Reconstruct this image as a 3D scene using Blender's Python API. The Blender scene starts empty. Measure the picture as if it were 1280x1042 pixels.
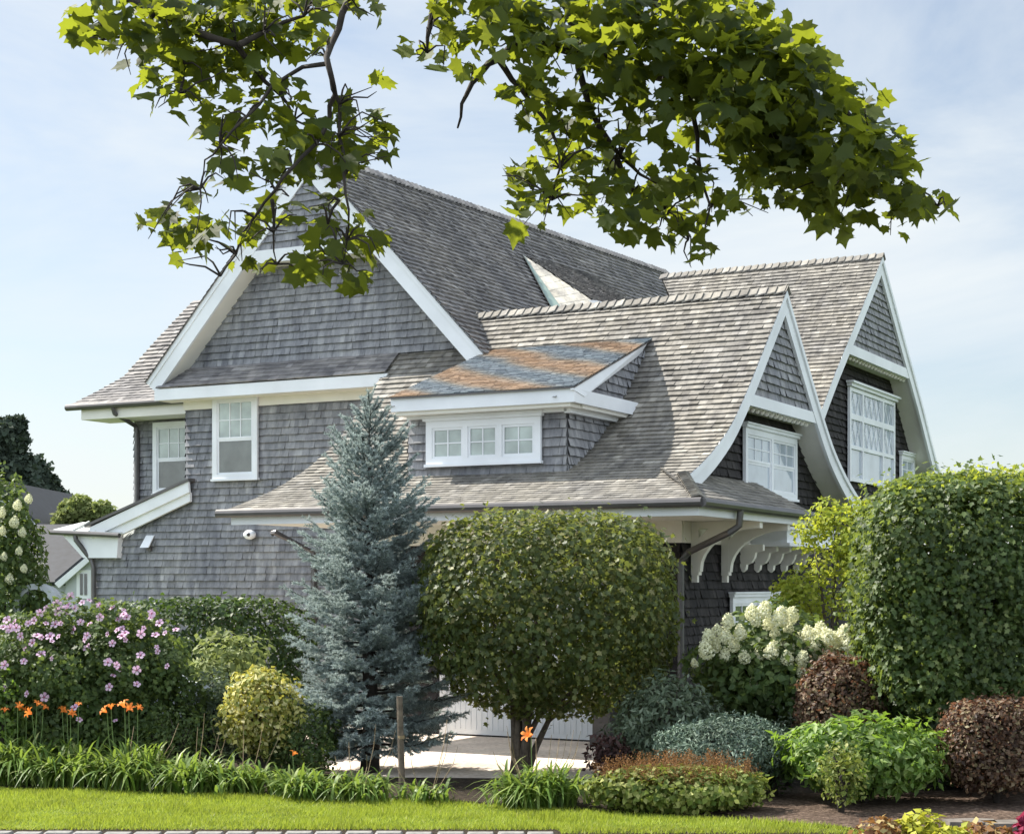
import bpy, math, random
import numpy as np
from mathutils import Vector
random.seed(7); rng = np.random.default_rng(7)
S = bpy.context.scene; COL = S.collection
# ------------------------------------------------------------------ camera, sky, sun
E = 2.25                      # eye height
F = 2080.0; CX = 640.0; HY = 728.0     # focal length, principal column, horizon row of a 1280 wide picture
cd = bpy.data.cameras.new('camera'); cam = bpy.data.objects.new('camera', cd); COL.objects.link(cam)
cam.location = (0, 0, E); cam.rotation_euler = (math.radians(90), 0, 0)
cd.sensor_width = 36; cd.lens = 36*F/1280; cd.shift_y = (HY-521)/1280; cd.clip_end = 3000
S.camera = cam
SUN = Vector((-0.818, 0.436, 1.0)).normalized()
W = bpy.data.worlds.new('World'); S.world = W; W.use_nodes = True
nt = W.node_tree; nd = nt.nodes; bg = nd['Background']
sky = nd.new('ShaderNodeTexSky'); sky.sky_type = 'NISHITA'; sky.sun_disc = False
sky.sun_elevation = math.asin(SUN.z); sky.sun_rotation = math.atan2(SUN.x, SUN.y) % (2*math.pi)
sky.air_density = 1.0; sky.dust_density = .9; sky.ozone_density = 1.0
tc = nd.new('ShaderNodeTexCoord'); mp = nd.new('ShaderNodeMapping'); mp.inputs['Scale'].default_value = (1.3, 1.3, 4.2)
mp.inputs['Rotation'].default_value = (0.0, 0.35, 0.3)
nz = nd.new('ShaderNodeTexNoise'); nz.inputs['Scale'].default_value = 2.3; nz.inputs['Detail'].default_value = 7; nz.inputs['Roughness'].default_value = .58
nz.inputs['Distortion'].default_value = .5
rp = nd.new('ShaderNodeValToRGB'); rp.color_ramp.elements[0].position = .36; rp.color_ramp.elements[1].position = .72
rp.color_ramp.elements[0].color = (.28, .28, .28, 1); rp.color_ramp.elements[1].color = (.95, .95, .95, 1)
mx = nd.new('ShaderNodeMix'); mx.data_type = 'RGBA'
mx.inputs[7].default_value = (6.1, 6.45, 6.6, 1)
nt.links.new(tc.outputs['Generated'], mp.inputs['Vector']); nt.links.new(mp.outputs[0], nz.inputs['Vector'])
nt.links.new(nz.outputs['Fac'], rp.inputs[0]); nt.links.new(rp.outputs[0], mx.inputs[0])
nt.links.new(sky.outputs[0], mx.inputs[6])
sp = nd.new('ShaderNodeSeparateXYZ'); nt.links.new(tc.outputs['Generated'], sp.inputs[0])   # added fill for shaded walls: sky scaled up behind the camera, dimmed ahead
mr = nd.new('ShaderNodeMapRange'); mr.interpolation_type = 'SMOOTHSTEP'; mr.inputs['From Min'].default_value = -.6; mr.inputs['From Max'].default_value = .85
mr.inputs['To Min'].default_value = 1.2; mr.inputs['To Max'].default_value = .56
nt.links.new(sp.outputs['Y'], mr.inputs['Value'])
mm = nd.new('ShaderNodeVectorMath'); mm.operation = 'SCALE'; nt.links.new(mx.outputs[2], mm.inputs[0]); nt.links.new(mr.outputs[0], mm.inputs['Scale'])
nt.links.new(mm.outputs[0], bg.inputs[0])
bg.inputs[1].default_value = 0.12
sl = bpy.data.lights.new('sun', 'SUN'); sl.energy = 5.0; sl.angle = math.radians(.5); sl.color = (1, .94, .84)
so = bpy.data.objects.new('sun', sl); COL.objects.link(so); so.rotation_euler = SUN.to_track_quat('Z', 'Y').to_euler(); so.location = (-20, 10, 30)
S.view_settings.view_transform = 'Standard'; S.view_settings.look = 'None'; S.view_settings.gamma = 1; S.view_settings.exposure = 1.15

# ------------------------------------------------------------------ materials
def newmat(n):
    m = bpy.data.materials.new(n); m.use_nodes = True
    return m, m.node_tree.nodes, m.node_tree.links, m.node_tree.nodes['Principled BSDF']
def ramp(N, stops):
    r = N.new('ShaderNodeValToRGB'); e = r.color_ramp.elements
    while len(e) < len(stops): e.new(.5)
    for k, (p, c) in enumerate(stops): e[k].position = p; e[k].color = (*c, 1)
    return r
def noise(N, L, scale, detail=4, stretch=None, coord='Object', rough=.5):
    t = N.new('ShaderNodeTexCoord'); x = N.new('ShaderNodeTexNoise'); x.inputs['Scale'].default_value = scale; x.inputs['Detail'].default_value = detail
    x.inputs['Roughness'].default_value = rough
    if stretch:
        mpp = N.new('ShaderNodeMapping'); mpp.inputs['Scale'].default_value = stretch
        L.new(t.outputs[coord], mpp.inputs[0]); L.new(mpp.outputs[0], x.inputs['Vector'])
    else: L.new(t.outputs[coord], x.inputs['Vector'])
    return x
def mixc(N, L, mode, a, b, fac):
    m = N.new('ShaderNodeMix'); m.data_type = 'RGBA'; m.blend_type = mode
    if isinstance(fac, float): m.inputs[0].default_value = fac
    else: L.new(fac, m.inputs[0])
    for i, v in ((6, a), (7, b)):
        if isinstance(v, tuple): m.inputs[i].default_value = (*v, 1)
        else: L.new(v, m.inputs[i])
    return m.outputs[2]
def bump(N, L, P, src, strength, dist=.01):
    b = N.new('ShaderNodeBump'); b.inputs['Strength'].default_value = strength; b.inputs['Distance'].default_value = dist
    L.new(src, b.inputs['Height']); L.new(b.outputs[0], P.inputs['Normal'])
def plain(n, c, rough=.5, var=.12, scale=6, metal=0, bumps=0):
    m, N, L, P = newmat(n)
    x = noise(N, L, scale, 6)
    r = ramp(N, [(.3, tuple(v*(1-var) for v in c)), (.7, tuple(min(1, v*(1+var)) for v in c))])
    L.new(x.outputs['Fac'], r.inputs[0]); L.new(r.outputs[0], P.inputs['Base Color'])
    P.inputs['Roughness'].default_value = rough; P.inputs['Metallic'].default_value = metal
    if bumps: bump(N, L, P, x.outputs['Fac'], bumps)
    return m
def shingle_mat(n, dark, mid, light, streak):
    m, N, L, P = newmat(n)
    g = N.new('ShaderNodeNewGeometry')
    r = ramp(N, [(0, dark), (.45, mid), (.8, mid), (1, light)])
    L.new(g.outputs['Random Per Island'], r.inputs[0])
    x = noise(N, L, 1.0, 5, streak, rough=.65)
    r2 = ramp(N, [(.3, (.52, .52, .55)), (.7, (1.38, 1.36, 1.31))]); L.new(x.outputs['Fac'], r2.inputs[0])
    y = noise(N, L, .8, 3)
    r3 = ramp(N, [(.3, (.82, .83, .86)), (.7, (1.12, 1.1, 1.06))]); L.new(y.outputs['Fac'], r3.inputs[0])
    c = mixc(N, L, 'MULTIPLY', r.outputs[0], r2.outputs[0], .85)
    c = mixc(N, L, 'MULTIPLY', c, r3.outputs[0], 1.0)
    L.new(c, P.inputs['Base Color']); P.inputs['Roughness'].default_value = .8; P.inputs['Specular IOR Level'].default_value = .25
    bump(N, L, P, x.outputs['Fac'], .35, .006)
    return m
def leaf_mat(n, stops, trans=(.2, .3, .03), tf=.3, rough=.45, spec=.35, patch=.35):
    rough += .12; spec *= .75
    m, N, L, P = newmat(n)
    g = N.new('ShaderNodeNewGeometry'); r = ramp(N, stops); L.new(g.outputs['Random Per Island'], r.inputs[0])
    x = noise(N, L, 1.7, 3); r2 = ramp(N, [(.35, (1-patch,)*3), (.65, (1+patch,)*3)]); L.new(x.outputs['Fac'], r2.inputs[0])
    c = mixc(N, L, 'MULTIPLY', r.outputs[0], r2.outputs[0], 1.0)
    L.new(c, P.inputs['Base Color']); P.inputs['Roughness'].default_value = rough; P.inputs['Specular IOR Level'].default_value = spec
    t = N.new('ShaderNodeBsdfTranslucent'); t.inputs[0].default_value = (*trans, 1)
    ms = N.new('ShaderNodeMixShader'); ms.inputs[0].default_value = tf
    L.new(P.outputs[0], ms.inputs[1]); L.new(t.outputs[0], ms.inputs[2]); L.new(ms.outputs[0], N['Material Output'].inputs[0])
    return m
M = {}
M['wall'] = shingle_mat('grey_wall_shingle', (.205, .21, .226), (.255, .26, .278), (.325, .33, .347), (9, 9, 1.6))
M['wall_shaded'] = shingle_mat('shaded_wall_shingle', (.022, .02, .021), (.036, .033, .034), (.055, .05, .05), (9, 9, 1.6))  # grey wall shingle again, shade under the overhangs put into its colour
M['roof'] = shingle_mat('cedar_roof_shingle', (.15, .142, .126), (.215, .205, .185), (.315, .302, .275), (7, 2.2, 2.2))
M['roof_main'] = shingle_mat('old_roof_shingle', (.15, .145, .147), (.225, .217, .215), (.34, .33, .325), (2.2, 7, 2.2))
M['fresh'] = shingle_mat('fresh_shingle', (.46, .43, .37), (.56, .53, .46), (.62, .59, .52), (5, 5, 2))
M['white'] = plain('white_trim', (.74, .76, .785), .5, .09, 1.3)
M['cream'] = plain('cream_soffit', (.76, .74, .68), .55, .04, 3)
M['gutter'] = plain('grey_gutter', (.10, .095, .095), .4, .15, 4, .35)
M['copper'] = plain('patina_flashing', (.22, .29, .26), .5, .15, 4)
M['metal_roof'] = plain('pale_metal_roof', (.62, .64, .62), .35, .06, 3, .3)
M['door'] = plain('painted_door', (.72, .76, .80), .5, .04, 3)
M['wood'] = plain('weathered_wood', (.22, .17, .12), .8, .3, 14, 0, .4)
M['bark'] = plain('bark', (.10, .078, .058), .9, .4, 18, 0, .8)
M['bark_dark'] = plain('dark_bark', (.035, .028, .022), .9, .4, 14, 0, .8)
M['stone'] = plain('kerb_granite', (.19, .185, .175), .8, .25, 25, 0, .5)
M['ledge'] = plain('ledge_stone', (.12, .105, .09), .85, .35, 9, 0, .6)
M['rubber'] = plain('rubber', (.02, .02, .02), .8, .1)
M['carpaint'] = plain('car_paint', (.62, .66, .70), .25, .02)
M['stem'] = plain('green_stem', (.10, .16, .04), .6, .3, 12)
M['drystem'] = plain('dry_stem', (.22, .16, .09), .8, .3, 12)
M['black'] = plain('dark_lens', (.012, .012, .014), .2, .05)
M['slateblue'] = plain('neighbour_roof', (.022, .025, .032), .75, .25, 5, 0, .2)
M['paleclap'] = plain('neighbour_wall', (.42, .45, .47), .7, .08, 3)
def glass_mat(n, col, rough=.05, var=.1):
    m, N, L, P = newmat(n)
    x = noise(N, L, 3.0, 3); r = ramp(N, [(.3, tuple(v*(1-var) for v in col)), (.7, tuple(v*(1+var) for v in col))]); L.new(x.outputs['Fac'], r.inputs[0])
    L.new(r.outputs[0], P.inputs['Base Color']); P.inputs['Roughness'].default_value = rough
    P.inputs['Coat Weight'].default_value = .6; P.inputs['Coat Roughness'].default_value = .03
    return m
M['pane_pale'] = glass_mat('pane_with_blind', (.33, .385, .365), .05, .3)
M['pane_screen'] = glass_mat('pane_with_screen', (.11, .12, .115), .25, .3)
M['pane_blue'] = glass_mat('pane_with_white_blind', (.40, .46, .52), .05, .14)
M['pane_dark'] = glass_mat('dark_pane', (.06, .07, .075))
def slate_mat():
    m, N, L, P = newmat('iridescent_shingle')
    t = N.new('ShaderNodeTexCoord'); mpp = N.new('ShaderNodeMapping'); mpp.inputs['Rotation'].default_value = (0, 0, math.radians(37))
    L.new(t.outputs['Object'], mpp.inputs[0])
    w = N.new('ShaderNodeTexWave'); w.wave_type = 'BANDS'; w.bands_direction = 'Y'; w.inputs['Scale'].default_value = .27; w.inputs['Distortion'].default_value = 1.7
    w.inputs['Detail'].default_value = 3; w.inputs['Detail Scale'].default_value = 1.6; L.new(mpp.outputs[0], w.inputs['Vector'])
    r = ramp(N, [(.1, (.115, .145, .175)), (.42, (.16, .165, .165)), (.64, (.215, .17, .13)), (.95, (.25, .165, .105))]); L.new(w.outputs['Fac'], r.inputs[0])
    g = N.new('ShaderNodeNewGeometry'); r2 = ramp(N, [(0, (.72, .72, .74)), (1, (1.2, 1.2, 1.15))]); L.new(g.outputs['Random Per Island'], r2.inputs[0])
    c = mixc(N, L, 'MULTIPLY', r.outputs[0], r2.outputs[0], 1.0); L.new(c, P.inputs['Base Color']); P.inputs['Roughness'].default_value = .7
    return m
M['slate'] = slate_mat()
M['lf_plane'] = leaf_mat('plane_leaf', [(0, (.012, .024, .006)), (.5, (.024, .042, .009)), (.85, (.045, .07, .015)), (1, (.10, .12, .03))], (.38, .44, .03), .36, .5, .3, .25)
M['lf_spruce'] = leaf_mat('spruce_needle', [(0, (.17, .215, .205)), (.5, (.31, .365, .355)), (1, (.47, .53, .52))], (.36, .43, .41), .35, .6, .2, .25)
M['lf_round'] = leaf_mat('clipped_maple_leaf', [(0, (.024, .04, .012)), (.55, (.055, .08, .024)), (.88, (.11, .13, .04)), (1, (.24, .22, .10))], (.28, .32, .06), .32, .4, .4, .25)
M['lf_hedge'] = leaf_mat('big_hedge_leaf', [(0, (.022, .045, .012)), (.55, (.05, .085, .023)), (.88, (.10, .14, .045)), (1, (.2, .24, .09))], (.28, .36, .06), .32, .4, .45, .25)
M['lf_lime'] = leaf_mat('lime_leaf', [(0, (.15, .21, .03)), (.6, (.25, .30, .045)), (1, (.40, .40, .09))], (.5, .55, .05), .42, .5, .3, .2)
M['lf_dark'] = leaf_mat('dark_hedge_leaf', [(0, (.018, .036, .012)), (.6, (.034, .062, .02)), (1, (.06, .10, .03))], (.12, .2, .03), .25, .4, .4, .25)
M['lf_far'] = leaf_mat('far_tree_leaf', [(0, (.03, .045, .034)), (1, (.075, .095, .07))], (.06, .09, .03), .15, .6, .2, .25)  # distance haze put into the leaf colour, paler and bluer
M['lf_mallow'] = leaf_mat('mallow_leaf', [(0, (.03, .055, .016)), (.6, (.06, .095, .03)), (1, (.11, .15, .05))], (.22, .3, .06), .3, .45, .35, .25)
M['lf_yellow'] = leaf_mat('golden_variegated_leaf', [(0, (.06, .10, .02)), (.35, (.22, .25, .06)), (.7, (.50, .46, .15)), (1, (.70, .66, .38))], (.55, .5, .08), .3, .5, .3, .25)
M['lf_grey'] = leaf_mat('grey_green_leaf', [(0, (.055, .08, .05)), (.6, (.10, .135, .085)), (1, (.20, .24, .17))], (.2, .26, .12), .25, .5, .3, .25)
M['lf_juniper'] = leaf_mat('juniper_needle', [(0, (.07, .11, .08)), (.6, (.135, .185, .14)), (1, (.25, .31, .25))], (.15, .22, .14), .15, .6, .2, .25)
M['lf_peony'] = leaf_mat('fresh_green_leaf', [(0, (.06, .115, .025)), (.6, (.12, .19, .045)), (1, (.24, .31, .11))], (.3, .48, .05), .35, .4, .4, .25)
M['lf_barberry'] = leaf_mat('barberry_leaf', [(0, (.03, .02, .015)), (.4, (.085, .055, .038)), (.7, (.16, .105, .065)), (1, (.19, .17, .09))], (.30, .13, .07), .25, .45, .35, .3)
M['lf_astilbe'] = leaf_mat('pale_edged_leaf', [(0, (.06, .10, .02)), (.6, (.15, .19, .04)), (1, (.38, .38, .14))], (.3, .36, .06), .3, .45, .3, .25)
M['plume'] = leaf_mat('rusty_plume', [(0, (.12, .06, .028)), (.6, (.21, .11, .05)), (1, (.32, .19, .09))], (.3, .15, .05), .2, .8, .1, .2)
M['lf_lily'] = leaf_mat('daylily_blade', [(0, (.05, .10, .018)), (.5, (.10, .165, .03)), (.85, (.2, .26, .07)), (1, (.32, .36, .14))], (.3, .42, .06), .3, .35, .4, .2)
M['lf_coleus_lime'] = leaf_mat('chartreuse_leaf', [(0, (.24, .27, .03)), (1, (.48, .47, .06))], (.5, .5, .05), .3, .5, .3, .15)
M['lf_coleus_rust'] = leaf_mat('rusty_edged_leaf', [(0, (.11, .045, .03)), (.5, (.25, .14, .06)), (1, (.40, .35, .15))], (.4, .2, .06), .3, .5, .3, .15)
M['lf_magenta'] = leaf_mat('magenta_leaf', [(0, (.16, .01, .04)), (1, (.36, .05, .12))], (.4, .05, .1), .3, .5, .3, .15)
M['lf_burgundy'] = leaf_mat('burgundy_leaf', [(0, (.03, .018, .018)), (1, (.08, .04, .035))], (.12, .05, .03), .2, .5, .3, .15)
M['lf_light'] = leaf_mat('light_tree_leaf', [(0, (.12, .16, .05)), (1, (.26, .29, .11))], (.3, .36, .1), .3, .5, .3, .25)
M['petal_white'] = leaf_mat('creamy_petal', [(0, (.68, .68, .46)), (1, (.82, .82, .66))], (.85, .85, .6), .35, .6, .2, .05)
M['petal_pink'] = leaf_mat('lilac_petal', [(0, (.55, .30, .50)), (.5, (.68, .46, .64)), (1, (.78, .62, .74))], (.7, .45, .65), .35, .6, .2, .05)
M['petal_orange'] = leaf_mat('orange_petal', [(0, (.75, .16, .03)), (1, (.85, .30, .07))], (.85, .3, .06), .3, .5, .2, .05)
M['petal_heart'] = plain('flower_heart', (.35, .08, .16), .7, .1)
M['grass'] = leaf_mat('lawn_blade', [(0, (.13, .18, .02)), (.6, (.23, .28, .035)), (.9, (.30, .35, .07)), (1, (.42, .38, .17))], (.42, .50, .05), .35, .5, .25, .3)
def ground_mat(n, stops, scale, b=.5, detail=8, dist=.03):
    m, N, L, P = newmat(n); x = noise(N, L, scale, detail, rough=.7); r = ramp(N, stops)
    y = noise(N, L, scale*.06, 4); r2 = ramp(N, [(.3, (.72,)*3), (.7, (1.25,)*3)])
    L.new(x.outputs['Fac'], r.inputs[0]); L.new(y.outputs['Fac'], r2.inputs[0])
    c = mixc(N, L, 'MULTIPLY', r.outputs[0], r2.outputs[0], 1.0); L.new(c, P.inputs['Base Color']); P.inputs['Roughness'].default_value = .95
    P.inputs['Specular IOR Level'].default_value = .1
    bump(N, L, P, x.outputs['Fac'], b, dist); return m
M['lawn'] = ground_mat('lawn_soil', [(.3, (.055, .085, .012)), (.7, (.12, .17, .02))], 30, .4)
M['field'] = ground_mat('far_grass', [(.3, (.04, .07, .015)), (.7, (.08, .12, .025))], 6, .4)
M['gravel'] = ground_mat('gravel', [(.35, (.50, .41, .34)), (.5, (.66, .57, .49)), (.7, (.78, .70, .62))], 16, .8, 8, .02)
M['mulch'] = ground_mat('mulch', [(.35, (.035, .024, .018)), (.55, (.12, .085, .065)), (.72, (.30, .23, .18))], 22, 1.0, 9, .04)
M['soil'] = ground_mat('soil', [(.35, (.02, .016, .012)), (.7, (.07, .055, .04))], 18, 1.0, 8, .04)
M['asphalt'] = ground_mat('asphalt', [(.35, (.04, .04, .042)), (.7, (.07, .07, .07))], 40, .5, 8, .01)
M['apron'] = ground_mat('apron', [(.35, (.2, .2, .2)), (.7, (.3, .3, .29))], 20, .3, 8, .01)

# ------------------------------------------------------------------ mesh helpers
class MB:
    def __init__(s, dz=0.0): s.v = []; s.f = []; s.dz = dz
    def face(s, pts):
        i = len(s.v); s.v += [tuple(p) for p in pts]; s.f.append(tuple(range(i, i+len(pts))))
    def box(s, x0, x1, y0, y1, z0, z1):
        s.prism([(x0, y0, z0), (x1, y0, z0), (x1, y1, z0), (x0, y1, z0)], (0, 0, z1-z0))
    def prism(s, poly, ext):
        i = len(s.v); n = len(poly); e = Vector(ext)
        s.v += [tuple(p) for p in poly] + [tuple(Vector(p)+e) for p in poly]
        s.f.append(tuple(range(i+n-1, i-1, -1))); s.f.append(tuple(range(i+n, i+2*n)))
        for k in range(n): s.f.append((i+k, i+(k+1) % n, i+n+(k+1) % n, i+n+k))
    def tube(s, pts, rad, n=8, cap=True):
        pts = [Vector(p) for p in pts]
        if not hasattr(rad, '__len__'): rad = [rad]*len(pts)
        i0 = len(s.v); up = None
        for k, p in enumerate(pts):
            d = (pts[min(k+1, len(pts)-1)]-pts[max(k-1, 0)]).normalized()
            a = d.cross(Vector((0, 0, 1)) if abs(d.z) < .95 else Vector((1, 0, 0))).normalized() if up is None else (up-d*up.dot(d)).normalized()
            up = a; b = d.cross(a)
            for j in range(n):
                t = 2*math.pi*j/n; s.v.append(tuple(p+(a*math.cos(t)+b*math.sin(t))*rad[k]))
        for k in range(len(pts)-1):
            for j in range(n):
                a = i0+k*n+j; b = i0+k*n+(j+1) % n; s.f.append((a, b, b+n, a+n))
        if cap:
            s.f.append(tuple(range(i0+n-1, i0-1, -1))); e = i0+(len(pts)-1)*n; s.f.append(tuple(range(e, e+n)))
    def blob(s, c, r, seg=10, rings=6):
        c = Vector(c); i0 = len(s.v)
        for a in range(rings+1):
            th = math.pi*a/rings
            for b in range(seg):
                ph = 2*math.pi*b/seg; s.v.append((c.x+r[0]*math.sin(th)*math.cos(ph), c.y+r[1]*math.sin(th)*math.sin(ph), c.z+r[2]*math.cos(th)))
        for a in range(rings):
            for b in range(seg):
                p = i0+a*seg+b; q = i0+a*seg+(b+1) % seg; s.f.append((p, q, q+seg, p+seg))
    def build(s, name, mat, parent=None, smooth=False):
        me = bpy.data.meshes.new(name)
        me.from_pydata([(x, y, z+s.dz) for x, y, z in s.v], [], s.f); me.materials.append(M[mat] if isinstance(mat, str) else mat)
        if smooth: me.polygons.foreach_set('use_smooth', [True]*len(me.polygons))
        o = bpy.data.objects.new(name, me); COL.objects.link(o)
        if parent: o.parent = parent
        return o
def H(): return MB(E)          # house coordinates: heights counted from eye level
def tag(o, label, cat, group=None, kind=None):
    if label: o['label'] = label
    if cat: o['category'] = cat
    if group: o['group'] = group
    if kind: o['kind'] = kind
    return o
def thing(name, label, cat, loc=(0, 0, 0), rz=0, group=None):
    o = bpy.data.objects.new(name, None); COL.objects.link(o); o.location = loc; o.rotation_euler = (0, 0, rz); o.empty_display_size = .2
    return tag(o, label, cat, group)
def nparr_mesh(name, V, Fc, mat, parent=None, smooth=False):
    me = bpy.data.meshes.new(name); nf, k = Fc.shape
    me.vertices.add(len(V)); me.vertices.foreach_set('co', V.astype(np.float32).ravel())
    me.loops.add(nf*k); me.loops.foreach_set('vertex_index', Fc.astype(np.int32).ravel())
    me.polygons.add(nf); me.polygons.foreach_set('loop_start', np.arange(0, nf*k, k, dtype=np.int32))
    if smooth: me.polygons.foreach_set('use_smooth', np.ones(nf, dtype=bool))
    me.update(calc_edges=True); me.materials.append(M[mat])
    o = bpy.data.objects.new(name, me); COL.objects.link(o)
    if parent: o.parent = parent
    return o

# ------------------------------------------------------------------ setting: ground
def depth_of(py): return E*F/(py-HY)
def ground_pt(px, py): d = depth_of(py); return ((px-CX)/F*d, d)
def at(px, d): return (px-CX)/F*d
def zat(py, d): return E-(py-HY)/F*d
def sheet(name, pts, z, mat):
    m = MB(); m.face([(x, y, z) for x, y in pts]); return tag(m.build(name, mat), None, None, None, 'structure')
g = MB(); g.face([(-900, -60, 0), (900, -60, 0), (900, 1500, 0), (-900, 1500, 0)]); tag(g.build('ground', 'field'), None, None, None, 'structure')
edge = [(-40, 984), (150, 989), (350, 996.5), (560, 1004), (740, 1014), (850, 1021), (950, 1027), (1040, 1033), (1090, 1040), (1140, 1050)]
EP = [ground_pt(*p) for p in edge]
sheet('road', [(-60, -30), (60, -30), (60, 14.8), (-60, 14.8)], .004, 'asphalt')
sheet('verge', [(-60, 14.8), (60, 14.8), (60, 15.3), (-60, 15.3)], .006, 'soil')
sheet('lawn', [(-30, 15.2), (1.2, 15.2)]+[(EP[-1][0], 15.2)]+EP[::-1][1:]+[(-30, EP[0][1]+.4)], .008, 'lawn')
sheet('planting_bed', [(-30, EP[0][1]+.4)]+EP+[(EP[-1][0], 15.0), (20, 15.0), (20, 23), (at(790, 20.5), 21.5), (at(760, 19.0), 19.0), (at(420, 19.2), 19.2), (at(380, 20.5), 21.6), (-30, 22)], .012, 'soil')
sheet('mulch', [EP[6], EP[7], EP[8], EP[9], (9, 14.95), (9, 18.6), (at(960, 17.6), 17.6), (at(900, 16.2), 16.2)], .018, 'mulch')
sheet('gravel_drive', [(-3.2, 19.0), (3.4, 18.9), (5.2, 20.5), (5.5, 30), (-6.0, 30), (-6.2, 22.5)], .006, 'gravel')
# lawn blades
def pip(x, y, poly):
    ins = np.zeros(len(x), bool); j = len(poly)-1
    for i in range(len(poly)):
        xi, yi = poly[i]; xj, yj = poly[j]
        c = ((yi > y) != (yj > y)) & (x < (xj-xi)*(y-yi)/(yj-yi+1e-12)+xi); ins ^= c; j = i
    return ins
def grass_field():
    n = 150000
    x = rng.uniform(-6.3, 5.0, n); y = rng.uniform(14.86, 18.7, n)
    poly = [(-30, 15.1), (.42, 15.1), (.44, 14.87), (EP[-1][0]+.2, 14.87)]+EP[::-1][1:]+[(-30, EP[0][1]+.4)]
    k = pip(x, y, poly); x = x[k]; y = y[k]; n = len(x)
    h = rng.uniform(.025, .06, n)*(1+.35*np.sin(x*2.1+y*3)*np.sin(y*4.3-x)); a = rng.uniform(0, 2*np.pi, n); w = rng.uniform(.003, .0065, n)
    ln = rng.uniform(0, .045, n); b = rng.uniform(0, 2*np.pi, n)
    V = np.zeros((n, 3, 3)); V[:, 0] = np.c_[x-np.cos(a)*w, y-np.sin(a)*w, np.full(n, .008)]; V[:, 1] = np.c_[x+np.cos(a)*w, y+np.sin(a)*w, np.full(n, .008)]
    V[:, 2] = np.c_[x+np.cos(b)*ln, y+np.sin(b)*ln, h]
    tag(nparr_mesh('grass', V.reshape(-1, 3), np.arange(3*n).reshape(n, 3), 'grass'), 'short bright green mown grass of the front lawn', 'grass', None, 'stuff')
grass_field()

# ------------------------------------------------------------------ the house
TH = math.radians(-28)
XH = np.array([math.cos(TH), math.sin(TH), 0]); YH = np.array([-math.sin(TH), math.cos(TH), 0])
def ray(px, py): return np.array([(px-CX)/F, 1, (HY-py)/F])
O = ray(330, HY)*28
def pl(px, py, ax, val):      # where a sight line meets a wall plane of the house (0: x=val, 1: y=val, 2: z=val)
    r = ray(px, py); n = [XH, YH, np.array([0, 0, 1.])][ax]; off = (O@n if ax < 2 else 0)+val
    d = r*(off/(r@n))-O; return Vector((float(d@XH), float(d@YH), float((d+O)[2])))
house = thing('shingle_house', 'large grey cedar shingled house with steep gables and white trim', 'house', (O[0], O[1], 0), TH)
def lerp_fn(pairs):
    xs = [p[0] for p in pairs]; ys = [p[1] for p in pairs]
    return lambda v: float(np.interp(v, xs, ys))
def shingles(mb, vmin, vmax, uL, uR, mapf, course=.127, w=(.07, .16), thick=.04, under=True, dark_under=0.006):
    nrow = int(math.ceil((vmax-vmin)/course)); 
    for k in range(nrow):
        v0 = vmin+k*course; v1 = min(v0+course+.012, vmax)
        if v1-v0 < .02: continue
        l0, l1, r0, r1 = uL(v0), uL(v1), uR(v0), uR(v1)
        if under:
            mb.face([mapf(l0, v0, -dark_under), mapf(r0, v0, -dark_under), mapf(r1, v1, -dark_under), mapf(l1, v1, -dark_under)])
        u = min(l0, l1)-random.uniform(0, w[1])
        while u < max(r0, r1):
            ww = random.uniform(*w); a, b = u+.0014, u+ww-.0014; u += ww
            vb = v0+random.uniform(-.004, .004)
            la, lb = max(a, l0), max(a, l1); ra, rb = min(b, r0), min(b, r1)
            if ra-la < .004 and rb-lb < .004: continue
            if ra < la: ra = la = (ra+la)/2
            if rb < lb: rb = lb = (rb+lb)/2
            t = (thick(v0) if callable(thick) else thick)*random.uniform(.75, 1.3)
            p = [mapf(la, vb, t), mapf(ra, vb, t), mapf(rb, v1, .002), mapf(lb, v1, .002)]
            i = len(mb.v); mb.v += [tuple(q) for q in p]+[tuple(mapf(la, vb, -.004)), tuple(mapf(ra, vb, -.004))]
            mb.f.append((i, i+1, i+2, i+3)); mb.f.append((i+4, i+5, i+1, i))
def plane_map(o, u, v, n):
    o, u, v, n = Vector(o), Vector(u), Vector(v), Vector(n)
    return lambda a, b, t: o+u*a+v*b+n*t
def wallX(y): return lambda a, b, t: Vector((a, y-t, b))         # wall facing the drive
def wallY(x): return lambda a, b, t: Vector((x+t, a, b))         # wall facing right
def profile(pts, sub=5):
    out = []; n = len(pts)
    for i in range(n-1):
        p0 = pts[max(i-1, 0)]; p1 = pts[i]; p2 = pts[i+1]; p3 = pts[min(i+2, n-1)]
        for k in range(sub):
            t = k/sub
            out.append(tuple(.5*(2*p1[c]+(p2[c]-p0[c])*t+(2*p0[c]-5*p1[c]+4*p2[c]-p3[c])*t*t+(3*p1[c]-p0[c]-3*p2[c]+p3[c])*t**3) for c in (0, 1)))
    out.append(pts[-1]); return out
def arclen(P):
    s = [0]
    for a, b in zip(P, P[1:]): s.append(s[-1]+math.dist(a, b))
    return s
def prof_map(P, s, sign):     # profile in (y, z), swept along x
    ys = [p[0] for p in P]; zs = [p[1] for p in P]
    def f(a, v, t):
        y = np.interp(v, s, ys); z = np.interp(v, s, zs); y2 = np.interp(v+.05, s, ys); z2 = np.interp(v+.05, s, zs)
        if v+.05 > s[-1]: y2, z2 = ys[-1], zs[-1]; y1, z1 = np.interp(v-.05, s, ys), np.interp(v-.05, s, zs)
        else: y1, z1 = y, z
        d = math.hypot(y2-y1, z2-z1) or 1; ny, nz_ = -(z2-z1)/d*sign, (y2-y1)/d*sign
        return Vector((a, y+ny*t, z+nz_*t))
    return f
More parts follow.
